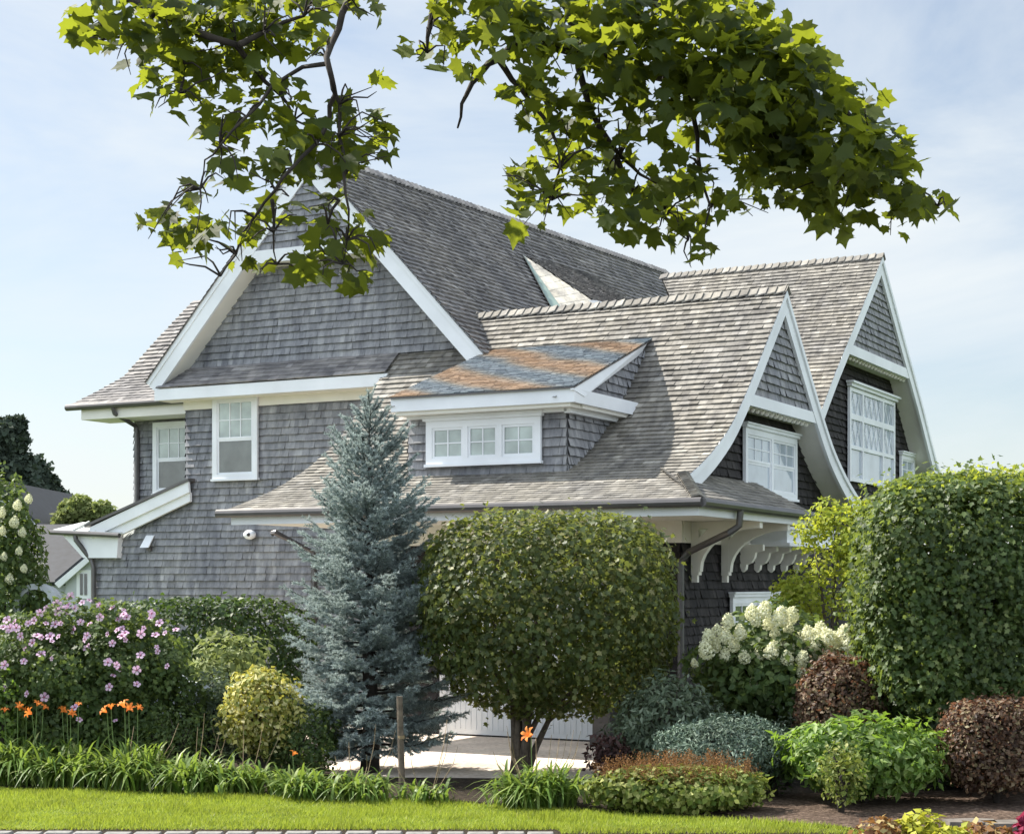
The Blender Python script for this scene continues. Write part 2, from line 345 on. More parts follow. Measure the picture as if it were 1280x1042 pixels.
def offset_poly(P, d):
    out = []
    for i in range(len(P)):
        a = P[max(i-1, 0)]; b = P[min(i+1, len(P)-1)]; L = math.dist(a, b); out.append((P[i][0]+(b[1]-a[1])/L*d, P[i][1]-(b[0]-a[0])/L*d))
    return out
def ridge_caps(P0, P1, width, drop, mat='roof', step=.15):
    P0, P1 = Vector(P0), Vector(P1); L = (P1-P0).length; d = (P1-P0)/L; side = d.cross(Vector((0, 0, 1))).normalized(); m = H(); k = 0; u = 0
    while u < L:
        e = min(u+step*1.15, L); a = P0+d*u; b = P0+d*e; h0 = .016; h1 = .045+random.uniform(-.006, .008); k += 1
        for sgn in (-1, 1):
            q = side*sgn*width-Vector((0, 0, drop))
            m.prism([a+Vector((0, 0, h0)), b+Vector((0, 0, h1)), b+q+Vector((0, 0, h1)), a+q+Vector((0, 0, h0))], (0, 0, .02))
        u += step
    return m.build('ridge_cap', mat, house)

# --- main gable
YG, YW = .5, .95
AP = (.5, 7.32); FR = (3.95, 3.66); FL = (-2.98, 3.58); RISE = .033
slR = (AP[1]-FR[1])/(FR[0]-AP[0]); slL = (AP[1]-FL[1])/(AP[0]-FL[0])
LR = math.hypot(FR[0]-AP[0], AP[1]-FR[1]); LL = math.hypot(AP[0]-FL[0], AP[1]-FL[1])
def mapR(a, v, t):
    k = v/LR; zr = AP[1]+RISE*(a-YG); x = FR[0]+(AP[0]-FR[0])*k; z = FR[1]+(zr-FR[1])*k
    return Vector((x+t*.727, a, z+t*.686))
def mapL(a, v, t):
    k = v/LL; zr = AP[1]+RISE*(a-YG); x = FL[0]+(AP[0]-FL[0])*k; z = FL[1]+(zr-FL[1])*k
    return Vector((x-t*.727, a, z+t*.686))
m = H(); shingles(m, 0, LR, lambda v: YG-.03, lambda v: 16.2, mapR, .128, (.08, .17), .036)
m.build('gable_roof', 'roof_main', house)
m = H(); shingles(m, 0, LL, lambda v: YG-.03, lambda v: 16.2, mapL, .128, (.3, .5), .016)
m.build('gable_roof', 'roof_main', house)
ridge_caps((AP[0], YG, AP[1]+.02), (AP[0], 16.2, AP[1]+RISE*15.7+.02), .13, .12, 'roof_main')
def rake_board(A, B, wdt, y0, th, name='rake_board', cut=None):
    A, B = Vector(A), Vector(B); d = (B-A).normalized(); n = Vector((d.z, 0, -d.x)); n = -n if n.z > 0 else n
    m = H(); m.prism([(A.x, y0, A.z), (B.x, y0, B.z), (B.x+n.x*wdt, y0, B.z+n.z*wdt), (A.x+n.x*wdt, y0, A.z+n.z*wdt)], (0, th, 0)); return m
# rake boards: upper moulding a little proud of the broad board, mitred at the apex
def gable_rakes():
    for foot, sg in ((FR, 1), (FL, -1)):
        ln = math.dist(foot, AP); dx, dz = (foot[0]-AP[0])/ln, (foot[1]-AP[1])/ln
        nx, nz_ = dz*sg, -dx*sg                      # inward normal
        if nz_ > 0: nx, nz_ = -nx, -nz_
        def P(s, w): return (AP[0]+dx*s+nx*w, AP[1]+dz*s+nz_*w)
        def mitre(w): return -nx*w/dx                # along-slope start so both sides meet over the apex
        for w0, w1, yy, th in ((.0, .085, YG, .06), (.085, .30, YG+.02, .05)):
            m = H(); q = [P(mitre(w0), w0), P(ln, w0), P(ln-.02, w1), P(mitre(w1), w1)]
            m.prism([(a, yy, b) for a, b in q], (0, th, 0)); m.build('rake_board', 'white', house)
        m = H(); q = [P(mitre(.26), .26), P(ln, .26), P(ln, .30), P(mitre(.30), .30)]
        m.prism([(a, YG+.07, b) for a, b in q], (0, YW-YG-.07, 0)); m.build('soffit', 'cream', house)
gable_rakes()
zc0 = 5.50; zc1 = 5.72       # collar board and shingled triangle above it
xl = lambda z, w=.28: AP[0]-(AP[1]-z)/slL+w*1.38; xr = lambda z, w=.28: AP[0]+(AP[1]-z)/slR-w*1.38
m = H(); m.prism([(xl(zc0), YG+.025, zc0), (xr(zc0), YG+.025, zc0), (xr(zc1), YG+.025, zc1), (xl(zc1), YG+.025, zc1)], (0, .05, 0)); m.build('collar_board', 'white', house)
m = H(); m.prism([(xl(zc0), YG+.075, zc0), (xr(zc0), YG+.075, zc0), (xr(zc0), YW, zc0), (xl(zc0), YW, zc0)], (0, 0, .03)); m.build('soffit', 'cream', house)
m = H(); shingles(m, zc1, 6.9, lambda v: xl(v), lambda v: xr(v), wallX(YG+.07)); m.build('gable_wall', 'wall', house)
m = H(); shingles(m, 3.84, zc0, lambda v: xl(v, .2), lambda v: xr(v, .2), wallX(YW)); m.build('gable_wall', 'wall', house)
# skirt roof under the gable, fascia, soffit, frieze
sk = plane_map((0, YG-.02, 3.47), (1, 0, 0), (0, .76, .65), (0, -.65, .76))
m = H(); shingles(m, 0, .62, lambda v: -2.74+v*.55, lambda v: 2.1, sk, .12, (.1, .2), .014); m.build('skirt_roof', 'roof_main', house)
m = H(); m.prism([(-2.78, YG, 3.25), (2.0, YG, 3.25), (2.14, YG, 3.45), (-2.78, YG, 3.45)], (0, .05, 0)); m.build('fascia', 'white', house)
m = H(); m.box(-2.76, 2.0, YG+.05, YW, 3.25, 3.28); m.build('soffit', 'cream', house)
m = H(); m.box(-2.45, 1.98, YW-.05, YW-.02, 3.10, 3.25); m.build('frieze', 'cream', house)
# lower main wall and the part that runs on under the lean-to
m = H(); shingles(m, -E, 3.12, lambda v: -2.42 if v > 1.6 else max(-4.62, -4.62 if v < .45 else -4.62+(v-.45)*2.1), lambda v: 2.1, wallX(YW), .127); m.build('wall', 'wall', house)
m = H(); m.box(-2.42, 2.1, YW+.02, YW+.3, -E, 3.3); m.box(-4.6, -2.42, YW+.02, YW+.3, -E, .45); m.build('wall_core', 'wall', house)
m = H(); shingles(m, 1.0, 3.12, lambda v: YW, lambda v: 2.6, lambda a, b, t: Vector((-2.42-t, a, b))); m.build('wall', 'wall', house)

# --- windows
def window(o, u, n, w, h, rows, name='window', casing=.1, cols=1, heads=True, sill=True, upper=(3, 2), lower=(1, 1), mat_u='pane_pale', mat_l='pane_screen', split=.48, lattice=False):
    o, u, n = Vector(o)+Vector(n)*.042, Vector(u), Vector(n); z = Vector((0, 0, 1))
    P = lambda a, b, c: o+u*a+z*b+n*c
    def bar(m, a0, a1, b0, b1, c0, c1): m.prism([P(a0, b0, c0), P(a1, b0, c0), P(a1, b1, c0), P(a0, b1, c0)], n*(c1-c0))
    root = bpy.data.objects.new(name, None); COL.objects.link(root); root.parent = house; root.location = P(w/2, 0, 0)+Vector((0, 0, E))
    def put(mb, nm, mt):
        ob = mb.build(nm, mt, root); ob.location = -root.location; return ob
    m = H(); c = casing
    bar(m, 0, c, 0, h, 0, .05); bar(m, w-c, w, 0, h, 0, .05); bar(m, c, w-c, h-c, h, 0, .05); bar(m, c, w-c, 0, c*.75, 0, .05)
    cw = (w-2*c)/cols
    for k in range(1, cols): bar(m, c+cw*k-c*.4, c+cw*k+c*.4, c*.75, h-c, .001, .052)
    put(m, 'frame', 'white')
    if heads:
        m = H(); bar(m, -.035, w+.035, h, h+.05, 0, .085); bar(m, -.06, w+.06, h+.05, h+.075, 0, .11); put(m, 'head_moulding', 'white')
    if sill:
        m = H(); bar(m, -.02, w+.02, -.04, -.001, 0, .075); put(m, 'sill', 'white')
    for k in range(cols):
        a0 = c+cw*k+(c*.4 if k else 0); a1 = c+cw*(k+1)-(c*.4 if k < cols-1 else 0); b0 = c*.75; b1 = h-c; s = .035
        bm = b0+(b1-b0)*split if rows == 2 else b0
        parts = [(bm, b1, upper, mat_u, .034)]
        if rows == 2: parts.append((b0, bm, lower, mat_l, .024))
        for q0, q1, grid, mt, out in parts:
            m = H(); bar(m, a0, a0+s, q0, q1, 0, out); bar(m, a1-s, a1, q0, q1, 0, out); bar(m, a0+s, a1-s, q0, q0+s, 0, out); bar(m, a0+s, a1-s, q1-s, q1, 0, out)
            gw = (a1-a0-2*s)/grid[0]; gh = (q1-q0-2*s)/grid[1]
            for i in range(1, grid[0]): bar(m, a0+s+gw*i-.009, a0+s+gw*i+.009, q0+s, q1-s, 0, out-.006)
            for i in range(1, grid[1]): bar(m, a0+s, a1-s, q0+s+gh*i-.009, q0+s+gh*i+.009, 0, out-.008)
            put(m, 'sash', 'white')
            m = H(); m.face([P(a0+s, q0+s, .016), P(a1-s, q0+s, .016), P(a1-s, q1-s, .016), P(a0+s, q1-s, .016)]); put(m, 'pane', mt)
    return root
window((-1.76, YW-.012, 1.84), (1, 0, 0), (0, -1, 0), .98, 1.47, 2, heads=False)

# --- set-back wing on the left
LE = [pl(88, 506, 1, 1.75), pl(122, 489, 1, 2.2), pl(155, 471, 1, 2.7), pl(195, 426, 1, 3.5), pl(242, 376, 1, 4.4)]
sL = [0]
for a, b in zip(LE, LE[1:]): sL.append(sL[-1]+(b-a).length)
def mapLW(a, v, t):
    x = np.interp(v, sL, [p.x for p in LE]); y = np.interp(v, sL, [p.y for p in LE]); z = np.interp(v, sL, [p.z for p in LE])
    return Vector((x+a, y-.6*t, z+.8*t))
m = H(); shingles(m, 0, sL[-1], lambda v: 0, lambda v: 4.6, mapLW, .128, (.08, .17), lambda v: .014+.016*min(1, v/1.5)); m.build('side_roof', 'roof_main', house)
m = H(); 
for a, b in zip(LE, LE[1:]): m.face([a-Vector((0, 0, .09)), b-Vector((0, 0, .09)), b+Vector((4.6, 0, -.09)), a+Vector((4.6, 0, -.09))]); m.face([a, b, b-Vector((0, 0, .09)), a-Vector((0, 0, .09))])
m.build('roof_deck', 'wood', house)
ez = LE[0].z; ey = LE[0].y; ex = LE[0].x
m = H(); m.tube([(ex-.05, ey-.05, ez-.06), (-2.0, ey-.05, ez-.06)], .062, 10); m.build('gutter', 'gutter', house)
m = H(); m.box(ex+.25, -2.0, ey+.03, ey+.07, ez-.3, ez-.08); m.build('fascia', 'cream', house)
m = H(); m.box(ex+.25, -2.0, ey+.07, 2.6, ez-.3, ez-.26); m.build('soffit', 'cream', house)
ywl = 2.5; xwl = pl(168, 540, 1, ywl).x
m = H(); shingles(m, -E, ez-.3, lambda v: xwl, lambda v: -2.2, wallX(ywl)); m.build('wall', 'wall', house)
m = H(); m.box(xwl, -2.2, ywl+.02, 6, -E, ez-.3); m.build('wall_core', 'wall', house)
wl = pl(195, 611, 1, ywl); wt = pl(195, 530, 1, ywl)
window((wl.x, ywl-.012, wl.z-.1), (1, 0, 0), (0, -1, 0), 1.0, wt.z-wl.z+.12, 2, heads=False)
d0 = pl(141, 508, 1, ey-.05); d1 = pl(172, 535, 1, ywl-.06)
m = H(); m.tube([(d0.x, ey-.05, ez-.1), (d0.x+.02, ey-.02, ez-.22), (d1.x-.02, ywl-.1, d1.z+.04), (d1.x, ywl-.07, d1.z-.1), (d1.x, ywl-.07, 1.0)], .045, 8); m.build('downspout', 'gutter', house)

# --- lean-to
y0 = .75
a, b = pl(235, 601, 1, y0), pl(150, 654, 1, y0); c, d = pl(236, 627, 1, y0), pl(118, 677, 1, y0)
tl = pl(112, 659, 1, y0)
dirv = (a-tl).normalized(); nn = Vector((dirv.z, 0, -dirv.x)); wd = .36
m = H(); m.prism([tl, a, a+Vector((.02, 0, -.2)), tl+Vector((.02, 0, -.2))], (0, .05, 0)); m.build('rake_board', 'white', house)
m = H(); m.prism([tl+Vector((.3, .05, -.1)), a+Vector((.0, .05, -.2)), a+Vector((0, .05, -.36)), tl+Vector((.55, .05, -.2))], (0, .06, 0)); m.build('rake_board', 'white', house)
m = H(); m.prism([tl+Vector((-.1, -.03, .0)), a+Vector((.03, -.03, .0)), a+Vector((.03, -.03, .05)), tl+Vector((-.1, -.03, .05))], (0, 2.6, 0)); m.build('lean_to_roof', 'gutter', house)
q = pl(146, 697, 1, .8); q2 = pl(104, 697, 1, .8); t1 = pl(148, 668, 1, .8); t0 = pl(74, 664, 1, .8)
m = H(); m.prism([q2, q, t1, t0], (0, .14, 0)); m.build('eave_return', 'white', house)
m = H(); e0 = pl(66, 663, 1, .74); e1 = pl(151, 667, 1, .74)
rz_ = Vector((0, .42, .1))
m.prism([e0, e1, e1+Vector((-.25, .42, .15)), e0+Vector((.35, .42, .15))], (0, 0, .02))
for k in (.3, .62): p = e0.lerp(e1, k); m.prism([p+Vector((0, 0, .02)), p+Vector((.03, 0, .02)), p+Vector((.03, .42, .19)), p+Vector((0, .42, .19))], (0, 0, .025))
m.build('eave_cap', 'metal_roof', house)
m = H(); m.tube([e0+Vector((-.03, -.04, -.03)), e1+Vector((0, -.04, -.03))], .045, 8); m.build('gutter', 'gutter', house)
dp = pl(94, 668, 1, .72); dq = pl(116, 703, 1, .86)
m = H(); m.tube([dp, dp+Vector((.02, 0, -.1)), dq+Vector((-.03, 0, .05)), dq+Vector((.02, 0, -.1)), (dq.x+.02, .86, -E)], .045, 8); m.build('downspout', 'gutter', house)

# --- garage wing: flared roof with the ridge running towards the right
XL, XG = 2.0, 8.6
WP0 = [(-3.6, 1.04), (-2.41, 1.40), (-1.25, 1.93), (-.3, 2.62), (1.6, 4.45)]
WP = profile(WP0, 6); sw = arclen(WP); YR = 1.6
WB = [(2*YR-y, z) for y, z in WP if y > -2.45]; sb = arclen(WB)
CORN = (9.25, -3.6)
vh = np.interp(-2.35, [p[0] for p in WP], sw)
m = H(); shingles(m, 0, sw[-1], lambda v: XL, lambda v: XG+.03 if v > vh else CORN[0]-(CORN[0]-XG)*v/vh, prof_map(WP, sw, 1), .128, (.08, .17), lambda v: .012+.015*min(1, max(0, (v-.5)/2.2))); m.build('wing_roof', 'roof', house)
zr_ = WB[-1][1]
m = H(); P = [(a, b-.0) for a, b in WB]
for (ya, za), (yb, zb) in zip(P, P[1:]): m.prism([(XL, ya, za), (XG, ya, za), (XG, yb, zb), (XL, yb, zb)], (0, 0, -.05))
m.build('wing_roof', 'roof', house)
m = H(); Q = [(a, b-.03) for a, b in WP]
for (ya, za), (yb, zb) in zip(Q, Q[1:]):
    m.face([(XL, ya, za-.07), (XG, ya, za-.07), (XG, yb, zb-.07), (XL, yb, zb-.07)]); m.face([(XL, ya, za-.07), (XL, yb, zb-.07), (XL, yb, zb+.03), (XL, ya, za+.03)])
m.build('roof_deck', 'wood', house)
ridge_caps((2.3, YR, 4.47), (XG+.05, YR, 4.47), .12, .11)
# curved rake boards of the two right-hand gables
def gable_end(prof, x, wdt, mir, collar, wall_lo, name_wall, mat_wall, tri_mat):
    full = prof+[(2*mir-y, z) for y, z in prof[::-1][1:]]
    half = len(prof)
    def strip(w0, w1, xa, th, nm):
        for P in (prof, ):
            inner0 = offset_poly(P, w0); inner1 = offset_poly(P, w1)
            # let both halves meet on the centre line
            def fix(I):
                I = [p for p in I if p[0] <= mir+1e-6]
                a, b = I[-2], I[-1]
                t = (mir-b[0]); I.append((mir, b[1]+t*(prof[-1][1]-prof[-3][1])/(prof[-1][0]-prof[-3][0]))); return I
            A, B = fix(inner0), fix(inner1)
            poly = A+B[::-1]
            for sg in (0, 1):
                m = H(); q = [((2*mir-y) if sg else y, z) for y, z in poly]
                # build as quads along the strip
                n = min(len(A), len(B))
                def seg(I, k): return I[min(k, len(I)-1)]
                for k in range(max(len(A), len(B))-1):
                    qa, qb, qc, qd = seg(A, k), seg(A, k+1), seg(B, k+1), seg(B, k)
                    pts = [(xa, (2*mir-y) if sg else y, z) for y, z in (qa, qb, qc, qd)]
                    m.prism(pts, (th, 0, 0))
                m.build(nm, 'white', house)
    strip(0.0, .08, x-.02, .05, 'rake_board'); strip(.08, .27, x-.05, .05, 'rake_board')
    # soffit behind the rake
    I = offset_poly(prof, .2)
    I = [p for p in I if p[0] < mir-.05 and p[1] < collar[1]+.1]
    for sg in (0, 1):
        m = H()
        for a_, b_ in zip(I, I[1:]):
            pts = [(x-.45, (2*mir-a_[0]) if sg else a_[0], a_[1]), (x-.05, (2*mir-a_[0]) if sg else a_[0], a_[1]), (x-.05, (2*mir-b_[0]) if sg else b_[0], b_[1]), (x-.45, (2*mir-b_[0]) if sg else b_[0], b_[1])]
            m.prism(pts, (0, 0, .03))
        m.build('soffit', 'cream', house)
    ys = [p[0] for p in prof]; zs = [p[1] for p in prof]
    lo = lambda z, w: float(np.interp(z, zs, ys))+w
    hi = lambda z, w: 2*mir-lo(z, w)
    c0, c1 = collar
    m = H(); m.prism([(x-.06, lo(c0, .25), c0), (x-.06, hi(c0, .25), c0), (x-.06, hi(c1, .25), c1), (x-.06, lo(c1, .25), c1)], (.05, 0, 0)); m.build('collar_board', 'white', house)
    m = H(); m.box(x-.45, x-.06, lo(c0, .2), hi(c0, .2), c0+.005, c0+.035); m.build('soffit', 'cream', house)
    m = H(); y = lo(c0, .45)
    while y < hi(c0, .4): m.blob((x-.14, y, c0-.02), (.045, .045, .045), 8, 5); m.box(x-.2, x-.08, y-.06, y+.06, c0-.012, c0+.004); y += .21
    m.build('bead_moulding', 'cream', house)
    m = H(); shingles(m, c1, prof[-1][1]-.3, lambda v: lo(v, .25), lambda v: hi(v, .25), wallY(x-.08), .127); m.build(name_wall, tri_mat, house)
    m = H(); shingles(m, wall_lo, c0, lambda v: lo(v, .1), lambda v: hi(v, .1), wallY(x-.47), .127); m.build(name_wall, mat_wall, house)
    return lo, hi
WPg = [p for p in WP if p[0] > -2.5]
cz = (pl(930, 488, 0, XG).z+pl(1016, 515, 0, XG).z)/2
gable_end(WPg, XG, .27, YR, (cz-.17, cz), 1.3, 'gable_wall', 'wall_shaded', 'wall')
XWALL = XG-.47
p0 = pl(925, 613, 0, XWALL+.01); p1 = pl(990, 545, 0, XWALL+.01); p2 = pl(925, 531, 0, XWALL+.01)
window((XWALL+.012, p0.y, p0.z-.03), (0, 1, 0), (1, 0, 0), p1.y-p0.y, p2.z-p0.z, 2, cols=2, upper=(3, 2), mat_u='pane_blue', mat_l='pane_blue', split=.5)
# pent roof round the right corner
EZ = 1.0; PX = XWALL
topz = 1.52
def hip_map(a, v, t):        # a along y, v up the slope
    k = v/1.23; return Vector((CORN[0]+(PX-CORN[0])*k+.42*t, a, EZ+.02+(topz-EZ)*k+.9*t))
m = H(); shingles(m, 0, 1.23, lambda v: -3.6+v/1.23*1.4, lambda v: .9+v/1.23*.6, hip_map, .128, (.08, .17), .012); m.build('pent_roof', 'roof', house)
m = H(); a_, b_ = Vector((CORN[0], CORN[1], 1.05)), Vector((XG-.05, -2.36, 1.45)); dd = (b_-a_); n_ = 15
for k in range(n_):
    p = a_+dd*(k/n_); q_ = a_+dd*((k+random.uniform(.95, 1.15))/n_)
    for off in (Vector((-.10, -.02, -.018)), Vector((.02, .10, -.022))):
        m.prism([p+Vector((0, 0, .03)), q_+Vector((0, 0, -.02)), q_+off+Vector((0, 0, -.02)), p+off+Vector((0, 0, .03))], (0, 0, .018))
m.build('hip_cap', 'roof', house)
m = H(); m.tube([(XL-.12, -3.66, .99), (CORN[0]+.06, -3.66, .99)], .062, 10); m.tube([(CORN[0]+.06, -3.66, .99), (CORN[0]+.06, 1.0, .97)], .062, 10); m.build('gutter', 'gutter', house)
m = H(); m.prism([(XL, -3.6, 1.045), (CORN[0], -3.6, 1.045), (CORN[0], -3.56, 1.0), (XL, -3.56, 1.0)], (0, 0, -.05)); m.build('drip_edge', 'gutter', house)
SZ = .83
m = H(); m.box(XL+.05, CORN[0]-.02, -3.56, -3.51, SZ, .97); m.box(CORN[0]-.07, CORN[0]-.02, -3.51, .95, SZ, .97); m.build('fascia', 'white', house)
m = H(); m.box(XL+.08, CORN[0]-.07, -3.51, YW-.02, SZ+.02, SZ+.06); m.build('soffit', 'cream', house)
# lower walls of the wing
GY = -1.45
CW = 8.12
m = H(); shingles(m, -E, SZ-.2, lambda v: 3.2, lambda v: CW, wallX(GY), .127); m.build('wall', 'wall_shaded', house)
m = H(); shingles(m, -E, 1.6, lambda v: GY, lambda v: 9.0, wallY(CW), .127); m.build('wall', 'wall_shaded', house)
m = H(); m.box(3.2, CW-.02, GY+.03, 6.5, -E, SZ); m.build('wall_core', 'wall_shaded', house)
m = H(); m.box(3.2, CW+.05, GY-.06, GY-.02, SZ-.28, SZ+.02); m.box(CW+.02, CW+.06, GY-.02, 1.2, SZ-.28, SZ+.02); m.build('frieze', 'cream', house)
g0 = pl(560, 918, 1, GY-.03).x; g1 = pl(748, 918, 1, GY-.03).x
m = H(); m.box(g0, g1, GY-.05, GY-.03, -E+.03, .05); k = g0+.06
while k < g1: m.box(k, k+.075, GY-.058, GY-.05, -E+.1, 0); k += .09
m.build('garage_door', 'door', house)
m = H(); m.box(g0-.12, g0, GY-.07, GY-.03, -E, .17); m.box(g1, g1+.12, GY-.07, GY-.03, -E, .17); m.box(g0, g1, GY-.07, GY-.03, .05, .17); m.build('door_frame', 'white', house)
px_ = pl(757, 920, 1, -1.9).x
m = H(); m.box(px_-.13, px_+.13, -2.05, -1.8, -E, SZ+.02); m.box(px_-.16, px_+.16, -2.08, -1.77, -E, -E+.16); m.box(px_-.16, px_+.16, -2.08, -1.77, SZ-.14, SZ+.015); m.build('porch_post', 'gutter', house)
# big curved brackets under the overhang
def bracket(y, x0, z1, reach, drop, th, nm='bracket'):
    prof = [(x0, z1), (x0, z1-drop), (x0+.06, z1-drop-.03), (x0+.13, z1-drop+.03)]
    for k in range(9):
        t = k/8*math.pi/2; prof.append((x0+.13+(reach-.2)*(1-math.cos(t)), z1-drop+.05+(drop-.15)*math.sin(t)))
    prof += [(x0+reach, z1-.1), (x0+reach, z1)]
    m = H(); n = len(prof)
    outer = [(x0+max(0, p[0]-x0-.14)*.98, min(z1, p[1]+.14)) for p in prof[3:-2]]
    # arc rib, back post and arm, so that the spandrel stays open
    for i in range(3, n-3):
        a_, b_ = prof[i], prof[i+1]; A_, B_ = outer[i-3], outer[i-2]
        m.prism([(a_[0], y, a_[1]), (b_[0], y, b_[1]), (B_[0], y, B_[1]), (A_[0], y, A_[1])], (0, th, 0))
    m.box(x0-.002, x0+.11, y-.003, y+th+.003, z1-drop-.02, z1-.1); m.box(x0-.002, x0+reach, y-.003, y+th+.003, z1-.1, z1)
    m.box(x0-.002, x0+.08, y+.02, y+th-.02, z1-drop-.12, z1-drop-.02)
    return m.build(nm, 'cream', house)
yb1 = pl(859, 700, 0, CW).y; yb2 = pl(897, 700, 0, CW).y
bracket(yb1, CW+.06, SZ+.015, 1.0, .72, .11); bracket(yb2, CW+.06, SZ+.015, 1.0, .72, .11)
# bay band with modillions further back
bb = Vector((CW, 1.25, .62))
m = H(); m.box(CW+.02, CW+.62, 1.25, 3.6, .60, .80); m.box(CW+.02, CW+.70, 1.15, 3.7, .80, .84); m.box(CW+.02, CW+.68, 1.2, 3.65, .55, .60); m.build('bay_cornice', 'white', house)
for k in range(5):
    y = .85+k*.62; m = H(); x0 = CW+.02
    pr = [(x0, .57), (x0, .20), (x0+.045, .16), (x0+.09, .20), (x0+.10, .27), (x0+.18, .30), (x0+.225, .37), (x0+.245, .45), (x0+.36, .48), (x0+.36, .57)]
    m.prism([(a_, y, b_) for a_, b_ in pr], (0, .09, 0)); m.build('modillion', 'cream', house)
p0 = pl(908, 746, 0, CW); p1 = pl(972, 752, 0, CW)
window((CW+.012, p0.y, p0.z-1.2), (0, 1, 0), (1, 0, 0), p1.y-p0.y, 1.2, 2, cols=2, upper=(3, 2), mat_u='pane_dark', mat_l='pane_dark')
# leader from the corner gutter
l0 = pl(922, 640, 0, CORN[0]+.02)
c1 = pl(851, 694, 0, CW+.06)
m = H(); m.tube([(l0.x+.04, l0.y, .95), (l0.x+.02, l0.y, .74), (l0.x-.08, l0.y-.05, .66), (c1.x+.1, c1.y+.05, c1.z+.05), (c1.x, c1.y, c1.z-.08), (c1.x, c1.y, -E)], .048, 8); m.build('downspout', 'gutter', house)
dl0 = pl(340, 665, 1, .3); dl1 = pl(392, 690, 1, YW-.08)
m = H(); m.tube([(dl0.x, .3, SZ), (dl0.x+.05, .3, dl0.z), (dl1.x, YW-.08, dl1.z), (dl1.x+.05, YW-.08, -E)], .05, 8); m.build('downspout', 'gutter', house)

# --- rear gable
XR = 8.0
ra = pl(1102, 321, 0, XR); rf = pl(1180, 604, 0, XR)
hw = rf.y-ra.y
RP = profile([(ra.y-hw-.1, rf.z-.1), (ra.y-hw*.86, rf.z+.42), (ra.y-hw*.6, rf.z+(ra.z-rf.z)*.385), (ra.y-hw*.3, rf.z+(ra.z-rf.z)*.69), (ra.y, ra.z)], 5); sr = arclen(RP)
xv0 = pl(827, 346, 1, ra.y).x
m = H(); shingles(m, 0, sr[-1], lambda v: xv0+(sr[-1]-v)*.55, lambda v: XR+.03, prof_map(RP, sr, 1), .128, (.08, .17), .025); m.build('wing_roof', 'roof', house)
m = H(); RB = [(2*ra.y-y, z) for y, z in RP]
for (ya, za), (yb, zb) in zip(RB, RB[1:]): m.prism([(xv0, ya, za), (XR, ya, za), (XR, yb, zb), (xv0, yb, zb)], (0, 0, -.05))
m.build('wing_roof', 'roof', house)
ridge_caps((pl(826, 347, 1, ra.y).x, ra.y, ra.z+.02), (XR+.05, ra.y, ra.z+.02), .12, .11)
cz2 = (pl(1060, 432, 0, XR).z+pl(1130, 455, 0, XR).z)/2
gable_end(RP, XR, .27, ra.y, (cz2-.19, cz2), -E, 'gable_wall', 'wall_shaded', 'wall')
XW2 = XR-.47
p0 = pl(1056, 600, 0, XW2); p1 = pl(1113, 492, 0, XW2); p2 = pl(1058, 482, 0, XW2)
def lattice_window(y0, y1, z0, z1):
    x = XW2+.054; root = bpy.data.objects.new('window', None); COL.objects.link(root); root.parent = house; root.location = (x, (y0+y1)/2, z0+E)
    def put(m, n, mt): o = m.build(n, mt, root); o.location = -root.location
    m = H(); w = y1-y0; h = z1-z0; c = .09
    cols = [0, .27, .73, 1.0]; rows = [0, .36, .70, 1.0]
    ys = [y0+c*.5+(w-c)*k for k in cols]; zs = [z0+c*.5+(h-c)*k for k in rows]
    for i, yv in enumerate(ys): m.box(x, x+.05, yv-c/2, yv+c/2, z0, z1)
    for i, zv in enumerate(zs):
        cc = c/2*(1.25 if i == 2 else .8)
        for j in range(3): m.box(x, x+.047, ys[j]+c/2, ys[j+1]-c/2, zv-cc, zv+cc)
    put(m, 'frame', 'white')
    m = H(); m.box(x, x+.1, y0-.05, y1+.05, z1+.001, z1+.06); m.box(x, x+.15, y0-.1, y1+.1, z1+.06, z1+.10); put(m, 'head_moulding', 'white')
    m = H()
    for i in (1, 2):
        for j in range(3):
            a0, a1 = ys[j]+c/2, ys[j+1]-c/2; b0, b1 = zs[i]+c/2, zs[i+1]-c/2; n = 4 if j == 1 else 2
            st = (a1-a0)/n
            for sg in (1, -1):
                for k in range(-12, 14):
                    # diamond bars, clipped to the light
                    pts = []
                    for t in np.linspace(0, 1, 21):
                        z = b0+(b1-b0)*t; y = a0+k*st+sg*(z-b0)/1.7
                        if a0 <= y <= a1: pts.append((y, z))
                    if len(pts) > 1:
                        (ya, za), (yb, zb) = pts[0], pts[-1]; m.prism([(x+.02, ya-.008, za), (x+.02, ya+.008, za), (x+.02, yb+.008, zb), (x+.02, yb-.008, zb)], (.012, 0, 0))
    put(m, 'lattice', 'white')
    for i in range(3):
        for j in range(3):
            m = H(); a0, a1 = ys[j]+c/2, ys[j+1]-c/2; b0, b1 = zs[i]+c*.4, zs[i+1]-c*.4
            m.face([(x+.012, a0, b0), (x+.012, a1, b0), (x+.012, a1, b1), (x+.012, a0, b1)]); put(m, 'pane', 'pane_blue' if i == 0 else 'pane_blue')
lattice_window(p0.y, p1.y, (p0.z+pl(1108, 612, 0, XW2).z)/2, (p1.z+p2.z)/2-.1)
p0 = pl(1121, 602, 0, XW2); p1 = pl(1138, 606, 0, XW2); p2 = pl(1122, 568, 0, XW2)
window((XW2+.012, p0.y, p0.z), (0, 1, 0), (1, 0, 0), p1.y-p0.y, p2.z-p0.z, 1, casing=.09, upper=(2, 2), mat_u='pane_blue')

